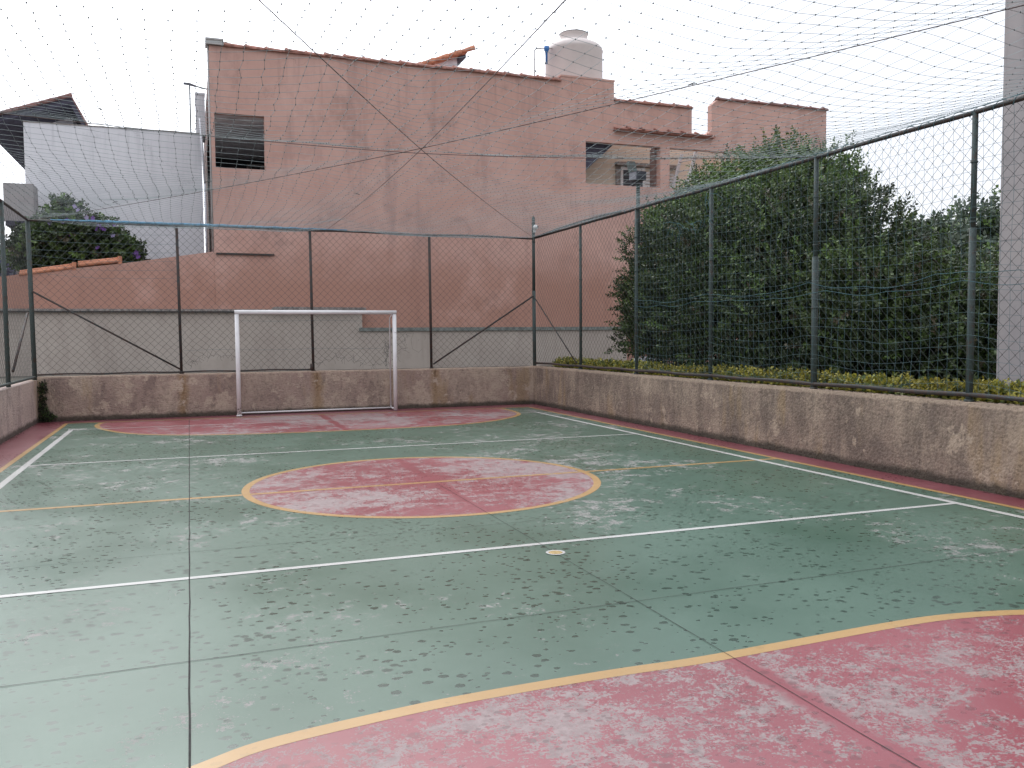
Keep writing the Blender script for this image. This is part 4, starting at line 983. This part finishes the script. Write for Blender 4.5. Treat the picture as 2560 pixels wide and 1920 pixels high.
# clipped yellow-green hedge on the wall top
r = np.random.default_rng(5)
hedge_plants = [(16.6, 17.9), (14.9, 16.55), (13.0, 14.85), (11.2, 12.95), (9.1, 11.15), (7.4, 9.05), (5.6, 7.35), (3.6, 5.55), (1.4, 3.55)]
labs = ['next to the far corner post', 'behind the second fence bay', 'thick and bright beside the floodlight post', 'thin and low after the dip', 'between the two middle posts', 'just left of the thickest post', 'at the foot of the nearest post', 'at the right picture edge', 'outside the right picture edge']
for (y0, y1), lb in zip(hedge_plants, labs):
    cl = []
    for y in np.arange(y0, y1, .16):
        h = .105 + .03*mn.noise((float(y)*1.3, 1, 1)); h = h*.75 if 12.2 < y < 13.2 else h
        cl.append((7.80+.03*math.sin(y*5), y, .885+h*.25, .16, .15, h))
    V_, F__, mi = foliage(cl, int(560*(y1-y0)), leaf=(.046, .017), twig=.075, per=7, mats=3, wts=(.62, .26, .12), seed=int(y0*10), shell=.8, upb=.8)
    o = fast_mesh('hedge_plant', V_, F__, [M['hedge_a'], M['hedge_b'], M['leaf_b']], mi); tag(o, 'yellow-green low hedge stretch '+lb, 'hedge', 'low hedge along the right wall')
# flowering shrub on the left
tsb = tree('flowering_shrub', 'bushy green shrub with purple flowers over the salmon garden wall', 'shrub', (-2.6, 23.2, .8),
     [(-2.5, 23.2, 3.95, .8, .6, .42), (-2.05, 23.2, 3.85, .55, .6, .4), (-3.0, 23.2, 3.8, .5, .6, .42), (-1.7, 23.2, 3.6, .5, .5, .28), (-2.68, 23.3, 4.55, .24, .3, .24), (-2.3, 23.1, 3.4, 1.1, .5, .35), (-3.4, 23.3, 3.6, .4, .5, .4), (-1.3, 23.1, 3.48, .28, .3, .17)], 2300, 21,
     leaf=(.085, .032), wts=(.38, .42, .15, .05))
rr = random.Random(6)
fl = [(-1.2, 3.62), (-1.12, 3.56), (-1.15, 3.66), (-1.9, 4.25), (-2.0, 4.2), (-1.78, 4.3), (-1.85, 4.2), (-1.95, 4.28), (-2.55, 4.05), (-2.05, 4.45), (-2.2, 4.45), (-1.6, 4.32), (-2.0, 3.75), (-2.05, 3.5), (-2.9, 3.95), (-2.4, 3.95), (-3.0, 4.3), (-2.6, 4.4), (-2.75, 4.35), (-2.3, 4.25), (-2.35, 4.62), (-1.65, 4.05), (-3.1, 4.1), (-2.45, 4.72)]
for x, z in fl:
    p = Vector((x*22.8/23.2+rr.uniform(-.02, .02), 22.62+rr.uniform(-.1, .1), 1.6+(z-1.6)*22.65/23.2)); m_ = 1 if rr.random() < .3 else 0; nrm = Vector((rr.uniform(-.5, .5), -1, rr.uniform(-.3, .6))).normalized(); u_ = nrm.orthogonal().normalized(); v_ = nrm.cross(u_)
    b = MB()
    for k in range(5):
        a = k*2*PI/5+rr.random()*.4; d1 = (u_*math.cos(a)+v_*math.sin(a)); d2 = (u_*math.cos(a+.6)+v_*math.sin(a+.6)); d0 = (u_*math.cos(a-.6)+v_*math.sin(a-.6)); s = rr.uniform(.05, .07)
        b.quad(p, p+d0*s*.7+nrm*.01, p+d1*s+nrm*.02, p+d2*s*.7+nrm*.01, m_)
    b.build('flower', [M['petal'], M['petal_pale']], tsb)
ps = thing('silver_tree', 'pale silvery bluish foliage glimpsed at the left edge behind the left fence', 'tree', (-5.7, 27, .8))
b = MB(); trunk(b, (-5.7, 27, .7), (-5.7, 27, 3.6), .09, .04, 6, .1, 3); b.build('trunk', M['bark'], ps)
V_, F__, mi = foliage([(-5.6, 27, 3.3, 1.3, .7, 1.0), (-6.3, 27, 3.6, 1.0, .7, .9), (-5.0, 27, 2.9, .7, .6, .7)], 1500, leaf=(.10, .035), seed=91)
fast_mesh('crown', V_, F__, [m_leaf('silver_leaf', (.42, .46, .58), .3, .3), M['petal_pale'], M['leaf_b'], M['far_leaf']], mi, ps)
# weeds in the joint between far wall and left wall
tw2 = thing('corner_weed', 'dark mossy weeds growing in the far left corner of the wall', 'weeds', (-2.6, 18.5, 0))
V_, F__, mi = foliage([(-2.64, 18.49, .22, .07, .03, .22), (-2.62, 18.49, .6, .06, .03, .2), (-2.55, 18.49, .1, .12, .03, .08)], 330, leaf=(.028, .010), twig=.05, per=7, mats=2, wts=(.7, .3), seed=77, shell=1.)
fast_mesh('leaves', V_, F__, [M['moss'], M['leaf_b']], mi, tw2)
# litter of soil and moss along the wall feet
r = np.random.default_rng(8)
def litter(name, lab, pts, size):
    V_ = []; n = len(pts)
    for p in pts:
        s = size*r.uniform(.4, 1.5); a = r.uniform(0, 6.28); c, s_ = math.cos(a)*s, math.sin(a)*s; h = r.uniform(.0, .5)*s
        V_ += [(p[0]-c, p[1]-s_, p[2]), (p[0]+s_*.6, p[1]-c*.6, p[2]+h), (p[0]+c, p[1]+s_, p[2]+h*.3), (p[0]-s_*.6, p[1]+c*.6, p[2]+h)]
    o = fast_mesh(name, np.array(V_), np.arange(4*n).reshape(-1, 4), [M['moss'], M['soil']], r.integers(0, 2, n)); return tag(o, lab, kind='stuff', cat='litter')
pts = [(XL+.03+abs(r.normal(0, .03)), r.uniform(8, 18.5), .022) for _ in range(500)] + [(XR-.02-abs(r.normal(0, .018)), r.uniform(1, 18.5), .022) for _ in range(900)] + [(r.uniform(XL, XR), YF-.02-abs(r.normal(0, .02)), .022) for _ in range(600)]
litter('dirt_litter', 'dark dirt and moss gathered along the foot of the walls', pts, .012)
pts = [(r.uniform(XR+.02, XR+.14), r.uniform(0, 18.4), .885) for _ in range(1100)]
litter('leaf_litter', 'dry leaf litter lying on top of the right wall under the rail', pts, .016)

# ------------------------------------------------------------------ colour management
S.render.engine = 'CYCLES'
S.view_settings.view_transform = 'Standard'; S.view_settings.look = 'None'; S.view_settings.exposure = .16; S.view_settings.gamma = 1
S.cycles.max_bounces = 6; S.cycles.transparent_max_bounces = 4
